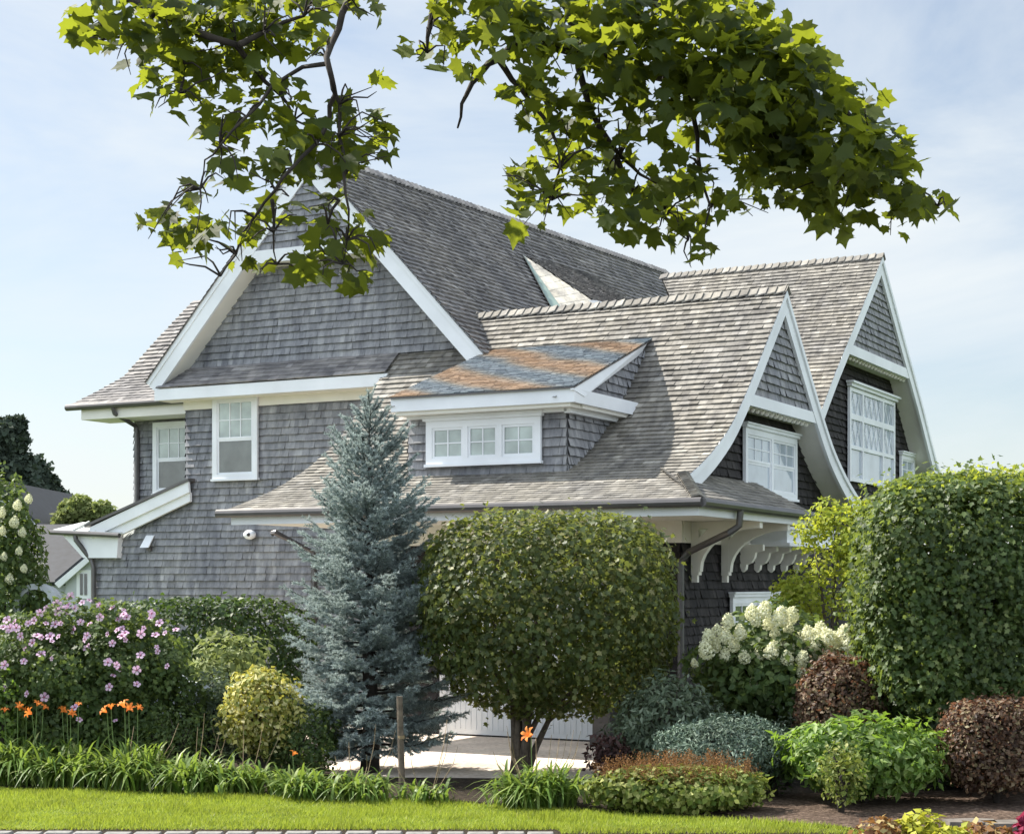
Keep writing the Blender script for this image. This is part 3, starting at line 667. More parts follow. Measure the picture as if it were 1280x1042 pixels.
# --- shed dormer on the main slope, with patina flashing up its near side
def onmain(px, py):
    best = None
    for y in np.arange(1, 16, .01):
        h = pl(px, py, 1, y); zr = AP[1]+RISE*(y-YG); k = (FR[0]-h.x)/(FR[0]-AP[0]); z = FR[1]+(zr-FR[1])*k
        if best is None or abs(h.z-z) < best[0]: best = (abs(h.z-z), h)
    return best[1]
A_ = onmain(652, 322); B_ = onmain(691, 395); C_ = pl(748, 381, 1, A_.y-.15)
lift = Vector((.03, 0, .05)); A_ += lift; B_ += lift; 
nrm = (B_-A_).cross(C_-A_); nrm = -nrm if nrm.z < 0 else nrm; nrm.normalize()
print('cheek', A_, B_, C_, nrm)
m = H(); uu = (C_-B_); ul = uu.length
shingles(m, 0, 1, lambda v: 0, lambda v: 1-v, lambda a, v, t: B_+(C_-B_)*a+(A_-B_)*v+nrm*t, .12, (.12, .25), .005, under=True); m.build('dormer_cheek', 'fresh', house)
m = H(); m.prism([A_+nrm*.012, B_+nrm*.012, B_+(C_-B_)*.2+nrm*.012], nrm*.006); m.build('flashing', 'copper', house)
R_ = pl(827, 346, 1, ra.y)
m = H(); D_ = C_+Vector((0, 3.5, .15)); E_ = A_+Vector((-.3, 3.5, .3))
C2 = C_+(C_-A_)*.35; D2 = D_+(C_-A_)*.35
ln_ = (C2-A_).length
nn2 = (C2-A_).cross(Vector((0, 1, 0))); nn2 = -nn2 if nn2.z < 0 else nn2; nn2.normalize()
shingles(m, 0, ln_, lambda v: 0, lambda v: 3.2, lambda a, v, t: C2+(A_-C2)*(v/ln_)+Vector((0, a, a*.04))+nn2*t, .128, (.08, .17), .036); m.build('dormer_roof', 'roof_main', house)
m = H(); cc = pl(735, 388, 1, C_.y-.05); prv = [(cc.x+.42*math.cos(t), cc.z+.2*math.sin(t)) for t in np.linspace(0, math.pi, 12)]
m.prism([(a_, cc.y, b_) for a_, b_ in prv], (0, .12, 0)); m.build('arched_trim', 'white', house)

# --- front dormer with three lights
DY = -2.05; dx0, dx1 = 4.12, 6.68
rz_at = lambda y: float(np.interp(y, [p[0] for p in WP], [p[1] for p in WP]))
m = H(); shingles(m, rz_at(DY)-.03, 2.46, lambda v: dx0, lambda v: dx1, wallX(DY), .127); m.build('dormer_wall', 'wall', house)
yat = lambda z: float(np.interp(z, [p[1] for p in WP], [p[0] for p in WP]))
sz = lambda y: 2.66+(y+2.5)*(3.72-2.66)/(.88+2.5)
m = H(); shingles(m, rz_at(DY)-.03, 3.62, lambda v: DY if v < 2.5 else -2.5+(v-2.53)/.3136, lambda v: yat(v)+.05, wallY(dx1), .127); m.build('dormer_cheek', 'wall', house)
m = H(); shingles(m, rz_at(DY)-.03, 3.62, lambda v: DY if v < 2.5 else -2.5+(v-2.53)/.3136, lambda v: yat(v)+.05, lambda a, b, t: Vector((dx0-t, a, b)), .127); m.build('dormer_cheek', 'wall', house)
m = H(); m.box(4.06, 6.99, -2.46, -2.40, 2.45, 2.64); m.box(6.93, 6.987, -2.40, -.25, 2.45, 2.64); m.build('cornice', 'white', house)
m = H(); m.box(4.10, 6.90, -2.40, DY-.02, 2.40, 2.46); m.box(dx1+.02, 6.93, DY-.02, -.35, 2.40, 2.46); m.build('cornice_soffit', 'cream', house)
m = H(); m.box(4.16, dx1+.06, DY-.14, DY-.02, 2.36, 2.40); m.box(dx1+.02, dx1+.12, DY-.14, -.5, 2.34, 2.40); m.build('bed_moulding', 'white', house)
Lf, Lb = Vector((4.06, -2.5, 2.66)), Vector((3.82, 1.0, 3.80)); Rf, Rb = Vector((7.01, -2.5, 2.66)), Vector((6.70, .95, 3.78))
ld = 3.68
def mapD(a, v, t): k = v/ld; return (Lf.lerp(Lb, k)).lerp(Rf.lerp(Rb, k), a)+Vector((0, -.31*t, .95*t))
m = H(); 
shingles(m, 0, ld, lambda v: 0, lambda v: 1, mapD, .075, (.025, .07), .011); m.build('dormer_roof', 'slate', house)
m = H(); m.prism([Lf+Vector((0, 0, -.008)), Rf+Vector((0, 0, -.008)), Rb+Vector((0, 0, -.008)), Lb+Vector((0, 0, -.008))], (0, 0, -.02)); m.build('roof_deck', 'gutter', house)
m = H(); m.prism([Rf+Vector((-.06, .0, -.03)), Rb+Vector((-.06, -.15, -.06)), Rb+Vector((-.06, -.5, -.32)), Rf+Vector((-.06, .35, -.03-.19+.11)), Rf+Vector((-.06, 0, -.03-.02))], (.05, 0, 0)); m.build('rake_board', 'white', house)
w0 = pl(536, 581, 1, DY-.02); w1 = pl(679, 521, 1, DY-.02)
window((w0.x, DY-.014, w0.z+.0), (1, 0, 0), (0, -1, 0), w1.x-w0.x, 2.32-w0.z, 1, cols=3, casing=.1, upper=(2, 2), mat_u='pane_pale')
# ------------------------------------------------------------------ things fixed on the wall
wp = pl(184, 676, 1, YW-.1); rot = TH
def hw_(p): v = XH*p.x+YH*p.y; return (O[0]+v[0], O[1]+v[1], p.z+E)
t = thing('wall_light', 'white square flood light on the shingle wall under the lean-to rake', 'light', hw_(Vector((wp.x, YW-.02, wp.z-.1))), TH)
m = MB(); m.prism([(-.11, -.16, -.02), (.09, -.16, -.02), (.11, -.03, .20), (-.07, -.03, .20)], (0, .03, .01)); m.build('lamp_head', 'white', t)
m = MB(); m.box(-.05, .05, -.05, .0, -.08, .04); m.tube([(0, -.05, -.03), (0, -.1, .03)], .02, 6); m.build('mount', 'gutter', t)
cp = pl(313, 668, 1, YW-.1)
t = thing('security_camera', 'round white security camera below the garage eave', 'camera', hw_(Vector((cp.x, YW-.02, cp.z))), TH)
m = MB(); m.blob((0, -.1, 0), (.12, .1, .085), 14, 9); m.build('housing', 'white', t, True)
m = MB(); m.blob((.035, -.18, 0), (.035, .03, .035), 10, 6); m.build('lens', 'black', t, True)
m = MB(); m.tube([(0, 0, 0), (0, -.06, 0)], .06, 10); m.build('mount', 'gutter', t)

# ------------------------------------------------------------------ foliage
def T_oval(w=.34, f=.10): return np.array([(0, 0, 0), (w, .4, f), (0, 1, -.04), (-w, .4, f), (0, .45, 0)]), np.array([(0, 1, 4), (1, 2, 4), (2, 3, 4), (3, 0, 4)])
def T_quad(w=.3): return np.array([(0, 0, 0), (w, .45, .05), (0, 1, 0), (-w, .45, .05)]), np.array([(0, 1, 2), (0, 2, 3)])
def T_plane(curl=1.0, skew=0.0):
    o = [(0, 0), (.16, .06), (.44, .02), (.42, .20), (.64, .36), (.47, .46), (.56, .72), (.30, .70), (.17, .80), (0, 1.05)]
    o = o+[(-x, y) for x, y in o[::-1][1:-1]]
    v = [(0, .38, -.03)]+[(x*(1+skew*(x > 0)), y, curl*(.16*abs(x)-.38*max(0, y-.45)**1.3-.25*max(0, abs(x)-.3))) for x, y in o]; n = len(o)
    return np.array(v), np.array([(0, 1+i, 1+(i+1) % n) for i in range(n)])
def T_lobed():
    o = [(0, 0), (.30, .15), (.22, .32), (.48, .55), (.22, .58), (0, 1)]; o = o+[(-x, y) for x, y in o[::-1][1:-1]]
    v = [(0, .4, -.02)]+[(x, y, .12*abs(x)) for x, y in o]; n = len(o)
    return np.array(v), np.array([(0, 1+i, 1+(i+1) % n) for i in range(n)])
def unit(v): return v/np.maximum(np.linalg.norm(v, axis=-1, keepdims=True), 1e-9)
def leaves(name, mat, P, N, size, tmpl, parent, axis=None, droop=.3, smooth=False):
    n = len(P); tv, tf = tmpl
    r = unit(rng.normal(size=(n, 3))) if axis is None else axis+.35*rng.normal(size=(n, 3)); r = r+np.array([0, 0, -droop])
    N = unit(N); a = r-N*np.sum(r*N, 1, keepdims=True); a = unit(a); b = np.cross(a, N)
    sz_ = np.broadcast_to(size, (n,))[:, None, None]
    V = P[:, None]+sz_*(tv[None, :, 0:1]*b[:, None]+tv[None, :, 1:2]*a[:, None]+tv[None, :, 2:3]*N[:, None])
    Fc = (tf[None]+(np.arange(n)*len(tv))[:, None, None]).reshape(-1, tf.shape[1])
    return nparr_mesh(name, V.reshape(-1, 3), Fc, mat, parent, smooth)
def waves(d, seed, k=5, f=3.0):
    r = np.random.default_rng(seed); s = np.zeros(len(d))
    for i in range(k): q = r.normal(size=3)*f*(1+i*.6); s += np.sin(d@q+r.uniform(0, 6.28))/(1+i*.5)
    return s/2.2
def crown_pts(n, c, r, p=2.0, depth=.3, rough=.08, seed=1, zmin=None, f=3.0):
    """points and outward normals in a rough shell of a superellipsoid"""
    d = unit(rng.normal(size=(int(n*1.6), 3))); q = 1/np.power(np.sum(np.abs(d)**p, 1), 1/p)
    s = d*q[:, None]; g_ = np.sign(s)*np.abs(s)**(p-1)/np.array(r); nrm = unit(g_)
    k = q*(1+rough*waves(d, seed, f=f)+rough*.5*waves(d, seed+9, f=f*3))*(1-depth*rng.random(len(d))**1.8)
    sh = rng.random(len(d)) < .06; k = np.where(sh, k*(1+.15*rng.random(len(d))), k)            # stray shoots
    gap = rng.random(len(d)) > np.clip((-.25-waves(d, seed+50, f=f*2.2))*1.3, 0, .85)            # thin places
    d, k, nrm = d[gap], k[gap], nrm[gap]
    P = np.array(c)+d*k[:, None]*np.array(r)
    if zmin is not None: k = P[:, 2] > zmin; P, nrm = P[k], nrm[k]
    return P[:n], nrm[:n]
def branchy(parent, base, tips, r0, mat='bark', n=6, name='trunk', wob=.05, fork=.35):
    m = MB()
    for t in tips:
        b = Vector(base); t = Vector(t); k = b.lerp(t, fork)+Vector((random.uniform(-wob, wob), random.uniform(-wob, wob), (t.z-b.z)*.12)); k.x = b.x+(k.x-b.x)*.55; k.y = b.y+(k.y-b.y)*.55
        pts = [b, b.lerp(k, .5)+Vector((random.uniform(-wob, wob)*.4, random.uniform(-wob, wob)*.4, 0)), k, k.lerp(t, .5)+Vector((random.uniform(-wob, wob), random.uniform(-wob, wob), wob)), t]
        m.tube(pts, [r0, r0*.85, r0*.65, r0*.42, r0*.12], n)
    return m.build(name, mat, parent, True)
def shrub(name, label, cat, px, d, wpx, top, mat, n, size, tmpl=None, p=2.2, bottom=None, depth_ratio=.9, rough=.1, tilt=.6, group=None, leafname='foliage', shell=.35, stems=6, droop=.3, z0=.1, seed=None, f=3.0):
    x = at(px, d); w = wpx/F*d/2; zt = zat(top, d); zb = z0 if bottom is None else max(0, zat(bottom, d))
    t = thing(name, label, cat, (x, d, 0), 0, group)
    c = (0, 0, (zt+zb)/2); r = (w, w*depth_ratio, (zt-zb)/2)
    P, N = crown_pts(n, c, r, p, shell, rough, seed or int(px), .01, f)
    N = unit(N+tilt*rng.normal(size=N.shape)+np.array([0, 0, .35]))
    leaves(leafname, mat, P, N, size*rng.uniform(.65, 1.25, len(P)), tmpl or T_oval(), t, droop=droop)
    if stems:
        tips = [(w*.75*math.cos(k*2.4)*random.uniform(.4, 1), w*.6*math.sin(k*2.4)*random.uniform(.4, 1), zb+(zt-zb)*random.uniform(.55, .9)) for k in range(stems)]
        branchy(t, (0, 0, 0), tips, .03, 'bark_dark', 5, 'stem')
    return t, c, r

# --- blue spruce
def spruce():
    d = 19.75; x = at(462, d); Ht = zat(498, d); t = thing('blue_spruce', 'tall blue spruce standing in the bed before the garage', 'tree', (x, d, 0))
    m = MB(); m.tube([(0, 0, 0), (.02, 0, .6), (-.02, .02, 1.6), (0, 0, Ht*.75), (-.02, 0, Ht)], [.12, .10, .075, .035, .006], 9); m.build('trunk', 'bark_dark', t, True)
    seg = []   # twig segments: start, end
    bm = MB()
    h = .34
    while h < Ht-.06:
        fr = max(0.0, (h-.42)/(Ht-.42)); R = (1.27*(1-fr)**.62+.02)*random.uniform(.88, 1.1)
        if h < .9: R *= .85+.15*(h-.42)/.48
        nb = 8 if fr < .6 else (7 if fr < .85 else 5); ph = random.uniform(0, 6.28)
        for k in range(nb):
            an = ph+6.283*k/nb+random.uniform(-.25, .25); L = R*random.uniform(.62, 1.15)
            el = -.22+.95*fr**1.3+random.uniform(-.1, .1); dv = Vector((math.cos(an)*math.cos(el), math.sin(an)*math.cos(el), math.sin(el)))
            b = Vector((0, 0, h+random.uniform(-.05, .05))); prev = b; ns = max(3, int(L/.085)); pts = [b]
            for s in range(1, ns+1):
                u = s/ns; q = b+dv*L*u+Vector((0, 0, .30*L*u*u)); pts.append(q)
                seg.append((prev, q)) if u > .25 else None
                if u > .2:
                    side = dv.cross(Vector((0, 0, 1))).normalized()
                    for sg in (-1, 1):
                        tl_ = (.30*(1-u)+.10)*min(1, L*1.3)*random.uniform(.7, 1.2); e = q+(dv*.75+side*sg*.75+Vector((0, 0, random.uniform(-.1, .55)))).normalized()*tl_
                        seg.append((q, e))
                        if tl_ > .16:
                            mid = q.lerp(e, .5)
                            for s2 in (-1, 1): seg.append((mid, mid+(dv*.8+side*sg*.5+side*s2*.55+Vector((0, 0, random.uniform(-.1, .25)))).normalized()*tl_*.5))
                prev = q
            bm.tube([pts[0], pts[len(pts)//2], pts[-1]], [.014*(1-fr)+.004, .008, .003], 4)
        h += .125*(1-.2*fr)
    for k in range(6): seg.append((Vector((0, 0, Ht-.3+.05*k)), Vector((random.uniform(-.08, .08), random.uniform(-.08, .08), Ht-.15+.06*k))))
    bm.build('branch', 'bark_dark', t)
    A = np.array([s[0] for s in seg]); B = np.array([s[1] for s in seg]); Ln = np.linalg.norm(B-A, axis=1)
    cnt = np.maximum(6, (Ln*330).astype(int)); idx = np.repeat(np.arange(len(seg)), cnt); u = rng.random(len(idx))
    D = unit(B-A)[idx]; P = A[idx]+(B-A)[idx]*u[:, None]
    rd = unit(rng.normal(size=P.shape)); rd = unit(rd-D*np.sum(rd*D, 1, keepdims=True)); ax = unit(rd*.8+D*.75+np.array([0, 0, .15]))
    sd = unit(np.cross(ax, rng.normal(size=P.shape))); ln = rng.uniform(.028, .05, len(P))[:, None]; w_ = .0062
    V = np.stack([P-sd*w_, P+sd*w_, P+ax*ln], 1).reshape(-1, 3)
    print('spruce needles', len(P)); nparr_mesh('needles', V, np.arange(len(V)).reshape(-1, 3), 'lf_spruce', t)
spruce()
# --- clipped lollipop tree
def round_tree():
    d = 19.6; x = at(684, d); cx = 0; zt = zat(642, d); zb = zat(893, d); w = 314/F*d/2
    t = thing('clipped_tree', 'clipped round-headed tree on several stems in front of the garage door', 'tree', (at(648, d), d, 0))
    ox = at(684, d)-at(648, d)
    c = (ox, 0, (zt+zb)/2); r = (w, w*.92, (zt-zb)/2)
    P1, N1 = crown_pts(26000, c, r, 3.5, .34, .04, 5); P2, N2 = crown_pts(26000, c, r, 2.35, .34, .05, 6)
    a1 = P1[:, 2] > c[2]; a2 = P2[:, 2] <= c[2]; P = np.concatenate([P1[a1], P2[a2]]); N = np.concatenate([N1[a1], N2[a2]])
    low = P[:, 2] < zb+.5; keep = ~(low & (rng.random(len(P)) < .12)); P, N = P[keep], N[keep]
    N = unit(N+.55*rng.normal(size=N.shape)+np.array([0, 0, .3]))
    leaves('crown', 'lf_round', P, N, .08*rng.uniform(.6, 1.2, len(P)), T_lobed(), t, droop=.5)
    tips = [(-.55, .1, 1.5), (-.35, -.4, 1.9), (-.1, .3, 2.2), (.25, -.1, 2.2), (.5, .4, 1.9), (.75, -.3, 1.5), (1.15, .1, 1.15), (1.3, -.2, 1.3), (.1, -.5, 1.6)]
    for k, tp in enumerate(tips[:]):
        b0 = (.10*math.cos(k*2.2)+.02, .08*math.sin(k*2.2), 0); branchy(t, b0, [tp], .048, 'bark', 8, 'trunk' if k == 0 else 'stem', .07, .42)
round_tree()
# --- clipped hedge on the right
d = 18.3
t, c, r = shrub('clipped_hedge', 'tall clipped green hedge mass at the right edge behind the barberries', 'hedge', 1225, d, 304, 596, 'lf_hedge', 56000, .072, T_lobed(), p=4.2, bottom=905, depth_ratio=.8, rough=.055, tilt=.6, stems=8, shell=.28)
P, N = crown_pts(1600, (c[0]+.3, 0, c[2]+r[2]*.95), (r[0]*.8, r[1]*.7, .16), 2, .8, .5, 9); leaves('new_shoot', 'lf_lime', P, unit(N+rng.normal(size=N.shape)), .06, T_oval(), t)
m = MB()
for k in range(7): m.tube([(-.9+k*.3, -.3+.2*(k % 3), 0), (-.9+k*.33, -.2, .9)], [.04, .02], 6)
m.build('trunk', 'bark_dark', t)
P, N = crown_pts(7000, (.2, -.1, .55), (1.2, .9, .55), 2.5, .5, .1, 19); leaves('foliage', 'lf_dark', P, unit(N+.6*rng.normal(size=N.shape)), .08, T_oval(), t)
# --- lime-green tree against the house
d = 21.5; t = thing('lime_tree', 'small yellow-green tree with a slim trunk between hydrangea and big hedge', 'tree', (at(1030, d), d, 0))
for k, (px, py, rr) in enumerate([(1035, 645, 24), (1018, 668, 26), (1055, 665, 30), (1000, 735, 30), (1030, 715, 34), (1060, 705, 24), (985, 742, 22), (978, 758, 14), (1020, 762, 30), (1060, 750, 24), (1075, 640, 20), (1065, 690, 26)]):
    P, N = crown_pts(330, (at(px, d)-at(1030, d), random.uniform(-.25, .25), zat(py, d)), (rr/F*d,)*3, 2, .8, .25, k)
    leaves('foliage', 'lf_lime', P, unit(N+.7*rng.normal(size=N.shape)+np.array([0, 0, .5])), .075*rng.uniform(.6, 1.2, len(P)), T_oval(), t)
branchy(t, (.1, 0, 0), [(.1, 0, 2.9), (-.3, .1, 2.2), (.35, 0, 2.6), (-.15, -.1, 2.7)], .035, 'bark', 6, 'trunk', .04, .5)
# --- white hydrangea with its flower heads
d = 19.3
t, c, r = shrub('hydrangea', 'panicle hydrangea covered in creamy white flower heads', 'shrub', 965, d, 190, 768, 'lf_mallow', 6500, .10, T_oval(.36), p=2, bottom=925, rough=.24, tilt=.7, stems=10, shell=.6)
def flower_head():
    n = 420; dd = unit(rng.normal(size=(n, 3))); hz = dd[:, 2]; P = dd*np.array([1, 1, 1.4])*.10; P[:, :2] *= (1-.5*np.clip(hz, -.2, 1))[:, None]
    return leaves('flower_head', 'petal_white', P*rng.uniform(.8, 1.06, (n, 1)), unit(dd+.5*rng.normal(size=dd.shape)), .034, T_quad(.5), None, droop=0)
fh = [(940, 765, 1.1), (955, 762, 1.2), (975, 770, 1.3), (990, 768, 1.1), (985, 783, .9), (968, 790, .8), (910, 776, 1), (925, 790, 1), (897, 790, 1.1), (885, 795, 1), (908, 795, 1), (882, 812, 1.2), (906, 818, .9), (930, 820, .95), (948, 818, .85), (965, 812, 1.2), (975, 805, 1.1), (990, 812, .95), (984, 822, 1), (1000, 800, 1.1), (1010, 792, 1.1), (1025, 788, 1.2), (1035, 795, 1.2), (1045, 800, 1.2), (1055, 792, 1.2), (1062, 803, 1.1), (1030, 812, 1.2), (1015, 815, 1.1), (1003, 822, 1), (1044, 812, 1.1), (1003, 838, 1), (993, 856, .8), (940, 855, .95), (966, 874, 1.0), (968, 862, .7), (972, 835, .6), (868, 828, .6), (895, 806, .9), (918, 806, .9), (960, 778, .9), (1020, 803, 1.0), (1008, 804, .9), (945, 775, .8), (1062, 818, .9)]
src = flower_head()
for k, (px, py, s_) in enumerate(fh):
    o = src if k == 0 else src.copy()
    if k: COL.objects.link(o)
    o.parent = t; yy = -r[1]*random.uniform(.45, .95); dd = d+yy
    o.location = (at(px, dd)-at(965, d), yy, zat(py, dd)); o.scale = (s_*.66,)*3; o.rotation_euler = (random.uniform(-.4, .4), random.uniform(-.4, .4), random.uniform(0, 6.28))
# --- rose of sharon with lilac flowers
d = 19.6
t, c, r = shrub('rose_of_sharon', 'big rose of sharon bush full of lilac pink flowers at far left', 'shrub', 105, d, 270, 762, 'lf_mallow', 26000, .07, T_lobed(), p=2.3, bottom=960, rough=.2, tilt=.7, stems=10, shell=.4, depth_ratio=.7)
def mallow():
    V, Fc = [], []; n = 5
    for k in range(n):
        an = 6.283*k/n; 
        for q, (rr, sp, z) in enumerate([(.006, 0, 0), (.03, -.55, .012), (.03, .55, .014), (.046, -.4, .012), (.046, .4, .016), (.05, 0, .008)]):
            V.append((rr*math.cos(an+sp), rr*math.sin(an+sp), z))
        b = 6*k; Fc += [(b, b+1, b+2), (b+1, b+3, b+5), (b+1, b+5, b+2), (b+2, b+5, b+4)]
    return nparr_mesh('flower', np.array(V), np.array(Fc), 'petal_pink')
src = mallow()
hm = MB(); hm.blob((0, 0, .01), (.009, .009, .013), 8, 5); heart = hm.build('flower_heart', 'petal_heart'); heart.parent = src
fl = []
while len(fl) < 92:
    px = random.uniform(2, 232); top = 754+12*math.sin(px*.045)+max(0, px-195)*.9+(12 if px < 40 else 0); 
    py = top+abs(random.gauss(0, 30)) if random.random() < .85 else random.uniform(800, 905)
    fl.append((px, py))
for k, (px, py) in enumerate(fl):
    o = src if k == 0 else src.copy()
    h2 = heart
    if k: COL.objects.link(o); h2 = heart.copy(); COL.objects.link(h2); h2.parent = o
    o.parent = t; u = min(1, max(0, (py-750)/70)); yy = -r[1]*(.35+.65*u)*random.uniform(.85, 1.05); dd = d+yy
    o.location = (at(px, dd)-at(105, d), yy-.03, zat(py, dd)); s_ = random.uniform(.6, 1.2); o.scale = (s_,)*3
    o.rotation_euler = (math.radians(60)+random.uniform(-.6, .5), random.uniform(-.3, .3), random.uniform(-.8, .8))
# --- other shrubs
shrub('light_green_shrub', 'small light green shrub at the left edge behind the orange lilies', 'shrub', 2, 18.9, 50, 838, 'lf_peony', 900, .07, T_oval(.28), p=2, rough=.25, tilt=.8, shell=.7)
shrub('privet_hedge', 'dark green hedge along the foot of the shingled wall', 'hedge', 262, 23.6, 260, 746, 'lf_dark', 13000, .085, T_oval(), p=4, bottom=940, depth_ratio=.4, rough=.05, stems=4)
shrub('viburnum', 'broad-leaved pale green shrub in front of the dark hedge', 'shrub', 285, 21.6, 115, 794, 'lf_light', 1900, .12, T_oval(.28), p=2, rough=.25, tilt=.6, shell=.6)
shrub('grey_leaved_shrub', 'loose grey-green shrub left of the golden shrub', 'shrub', 268, 19.8, 80, 838, 'lf_grey', 3000, .07, T_oval(.25), p=2, rough=.25, tilt=.8, shell=.7)
shrub('golden_shrub', 'golden variegated rounded shrub beside the spruce', 'shrub', 327, 18.9, 95, 828, 'lf_yellow', 3600, .07, T_oval(.32), p=2.1, bottom=945, rough=.2, tilt=.6, shell=.45)
shrub('olive_shrub', 'low dull green shrub under the golden one at the spruce foot', 'shrub', 365, 19.2, 110, 872, 'lf_mallow', 4200, .06, T_oval(.3), p=2.2, bottom=970, rough=.15, tilt=.7)
shrub('willow_leaved_shrub', 'grey-green narrow-leaved shrub right of the clipped tree', 'shrub', 838, 18.6, 150, 848, 'lf_grey', 5500, .09, T_oval(.2), p=2, rough=.28, tilt=.7, shell=.5)
shrub('ground_juniper', 'spreading blue-green juniper between the grey shrub and the rusty plumes', 'shrub', 905, 17.5, 172, 893, 'lf_juniper', 15000, .055, T_oval(.16), p=2, rough=.14, tilt=.8, shell=.4, depth_ratio=.8, droop=-.2)
shrub('leafy_perennial', 'fresh green leafy mound in the middle of the mulch', 'shrub', 1080, 16.9, 206, 900, 'lf_peony', 5600, .105, T_oval(.22), p=2, rough=.24, tilt=.6, shell=.5, depth_ratio=.7)
shrub('bronze_sapling', 'small bronze and cream shrub in front of the fresh green mound', 'shrub', 1052, 16.2, 62, 928, 'lf_astilbe', 900, .055, T_oval(.3), p=2, rough=.3, tilt=.8, shell=.8, stems=5)
shrub('barberry', 'rounded dark red barberry below the hydrangea', 'shrub', 1050, 18.2, 112, 818, 'lf_barberry', 8500, .05, T_oval(.36), p=2.3, rough=.06, tilt=.7, shell=.3)
shrub('barberry', 'clipped dark red barberry block at the lower right edge', 'shrub', 1246, 16.9, 132, 872, 'lf_barberry', 10500, .05, T_oval(.36), p=3.4, bottom=985, rough=.05, tilt=.7, shell=.3)
shrub('burgundy_plant', 'small burgundy-leaved plant right of the clipped tree stems', 'plant', 762, 18.2, 62, 915, 'lf_burgundy', 700, .08, T_oval(.25), p=2, rough=.3, tilt=.8, shell=.8)
shrub('filler_perennial', 'small dark leafy plant filling the gap between juniper and fresh green mound', 'plant', 968, 17.4, 60, 925, 'lf_dark', 800, .07, T_oval(.25), p=2, rough=.35, tilt=.9, shell=.9)
shrub('filler_perennial', 'thin grey-green stems between the hydrangea and the red barberry', 'plant', 985, 18.4, 55, 885, 'lf_grey', 420, .06, T_oval(.18), p=2, rough=.35, tilt=.9, shell=.9, droop=-.4)
shrub('filler_perennial', 'dark low foliage under the lilac bush behind the orange lilies', 'plant', 215, 19.0, 110, 885, 'lf_mallow', 1700, .07, T_oval(.22), p=2, rough=.35, tilt=.9, shell=.8)
# shrub with rusty plumes
t, c, r = shrub('plumed_perennial', 'mound of pale-edged leaves topped with rusty brown plumes at the lawn edge', 'plant', 848, 16.35, 222, 958, 'lf_astilbe', 4600, .075, T_oval(.34), p=2.4, rough=.1, tilt=.6, depth_ratio=.5, shell=.4, stems=0, z0=.02)
P, N = crown_pts(900, (0, .02, c[2]+r[2]*.55), (r[0]*.93, r[1]*.9, r[2]*.75), 2.2, .6, .1, 77); k = P[:, 2] > c[2]+.02; P = P[k]
PP = np.repeat(P, 12, 0); u = np.tile(np.linspace(0, 1, 12), len(P)); PP = PP+np.c_[rng.normal(0, .012, len(PP)), rng.normal(0, .012, len(PP)), u*.11]
leaves('plume', 'plume', PP, unit(rng.normal(size=PP.shape)), .018, T_quad(.3), t, droop=-.8)

# --- strap-leaved daylily clumps
def blades(n, spread, length, mat, parent, wd=.019, name='foliage'):
    K = 6; an = rng.uniform(0, 6.283, n); ln = length*rng.uniform(.6, 1.15, n); x0 = rng.normal(0, spread*.35, n); y0_ = rng.normal(0, spread*.25, n)
    lean = rng.uniform(.45, 1.15, n); t_ = np.linspace(0, 1, K+1); V = np.zeros((n, K+1, 2, 3))
    for k, u in enumerate(t_):
        rr = ln*(lean*.72*u**1.5); zz = ln*(u*1.05-lean*.86*u**2.3); w_ = wd*(1-.93*u**2.6)*(.55+.45*min(1, u*3))*rng.uniform(.9, 1.1, n)
        cx_, cy_ = x0+np.cos(an)*rr, y0_+np.sin(an)*rr
        for s_, sg in ((0, -1), (1, 1)): V[:, k, s_] = np.c_[cx_-np.sin(an)*w_*sg, cy_+np.cos(an)*w_*sg, np.maximum(zz, .01)]
    idx = np.arange(n*(K+1)*2).reshape(n, K+1, 2); Fc = np.stack([idx[:, :-1, 0], idx[:, :-1, 1], idx[:, 1:, 1], idx[:, 1:, 0]], -1).reshape(-1, 4)
    return nparr_mesh(name, V.reshape(-1, 3), Fc, mat, parent)
def lily_src():
    V, Fc = [], []
    for k in range(6):
        an = 6.283*k/6; ca, sa = math.cos(an), math.sin(an); w = .017 if k % 2 else .013; b = len(V)
        for rr, z, ww in ((.004, 0, .004), (.025, .05, w), (.055, .075, w*1.05), (.085, .062, .004)):
            V += [(rr*ca-ww*sa, rr*sa+ww*ca, z), (rr*ca+ww*sa, rr*sa-ww*ca, z)]
        for q in range(3): Fc.append((b+2*q, b+2*q+1, b+2*q+3, b+2*q+2))
    o = nparr_mesh('flower', np.array(V), np.array(Fc), 'petal_orange'); return o
LILY = None
def clump(label, px, py, n, spread, length, flowers=(), stems=0, group='strap-leaved daylily clumps along the lawn edge'):
    global LILY
    x, y = ground_pt(px, py); t = thing('daylily_clump', label, 'plant', (x, y, 0), 0, group); blades(n, spread, length, 'lf_lily', t)
    for fx, fy, s_ in flowers:
        o = LILY.copy() if LILY else lily_src()
        if LILY: COL.objects.link(o)
        LILY = LILY or o
        yy = random.uniform(.0, .35); dd = y+yy; fz = zat(fy, dd); lx = at(fx, dd)-x
        o.parent = t; o.location = (lx, yy, fz); o.scale = (s_*.72,)*3; o.rotation_euler = (random.uniform(.2, 1.2), random.uniform(-.4, .4), random.uniform(0, 6.28))
        m = MB(); m.tube([(lx*.7, yy, .1), (lx*.95, yy, fz*.7), (lx, yy, fz)], [.006, .005, .004], 5); m.build('scape', 'stem', t)
    if stems:
        m = MB()
        for k in range(stems):
            a = random.uniform(-1, 1)*spread*.8; h = random.uniform(.45, .85); m.tube([(a*.4, random.uniform(-.1, .2), .1), (a, random.uniform(-.1, .25), h*.7), (a*1.15, .1, h)], [.004, .0035, .002], 4)
        m.build('dry_scape', 'drystem', t)
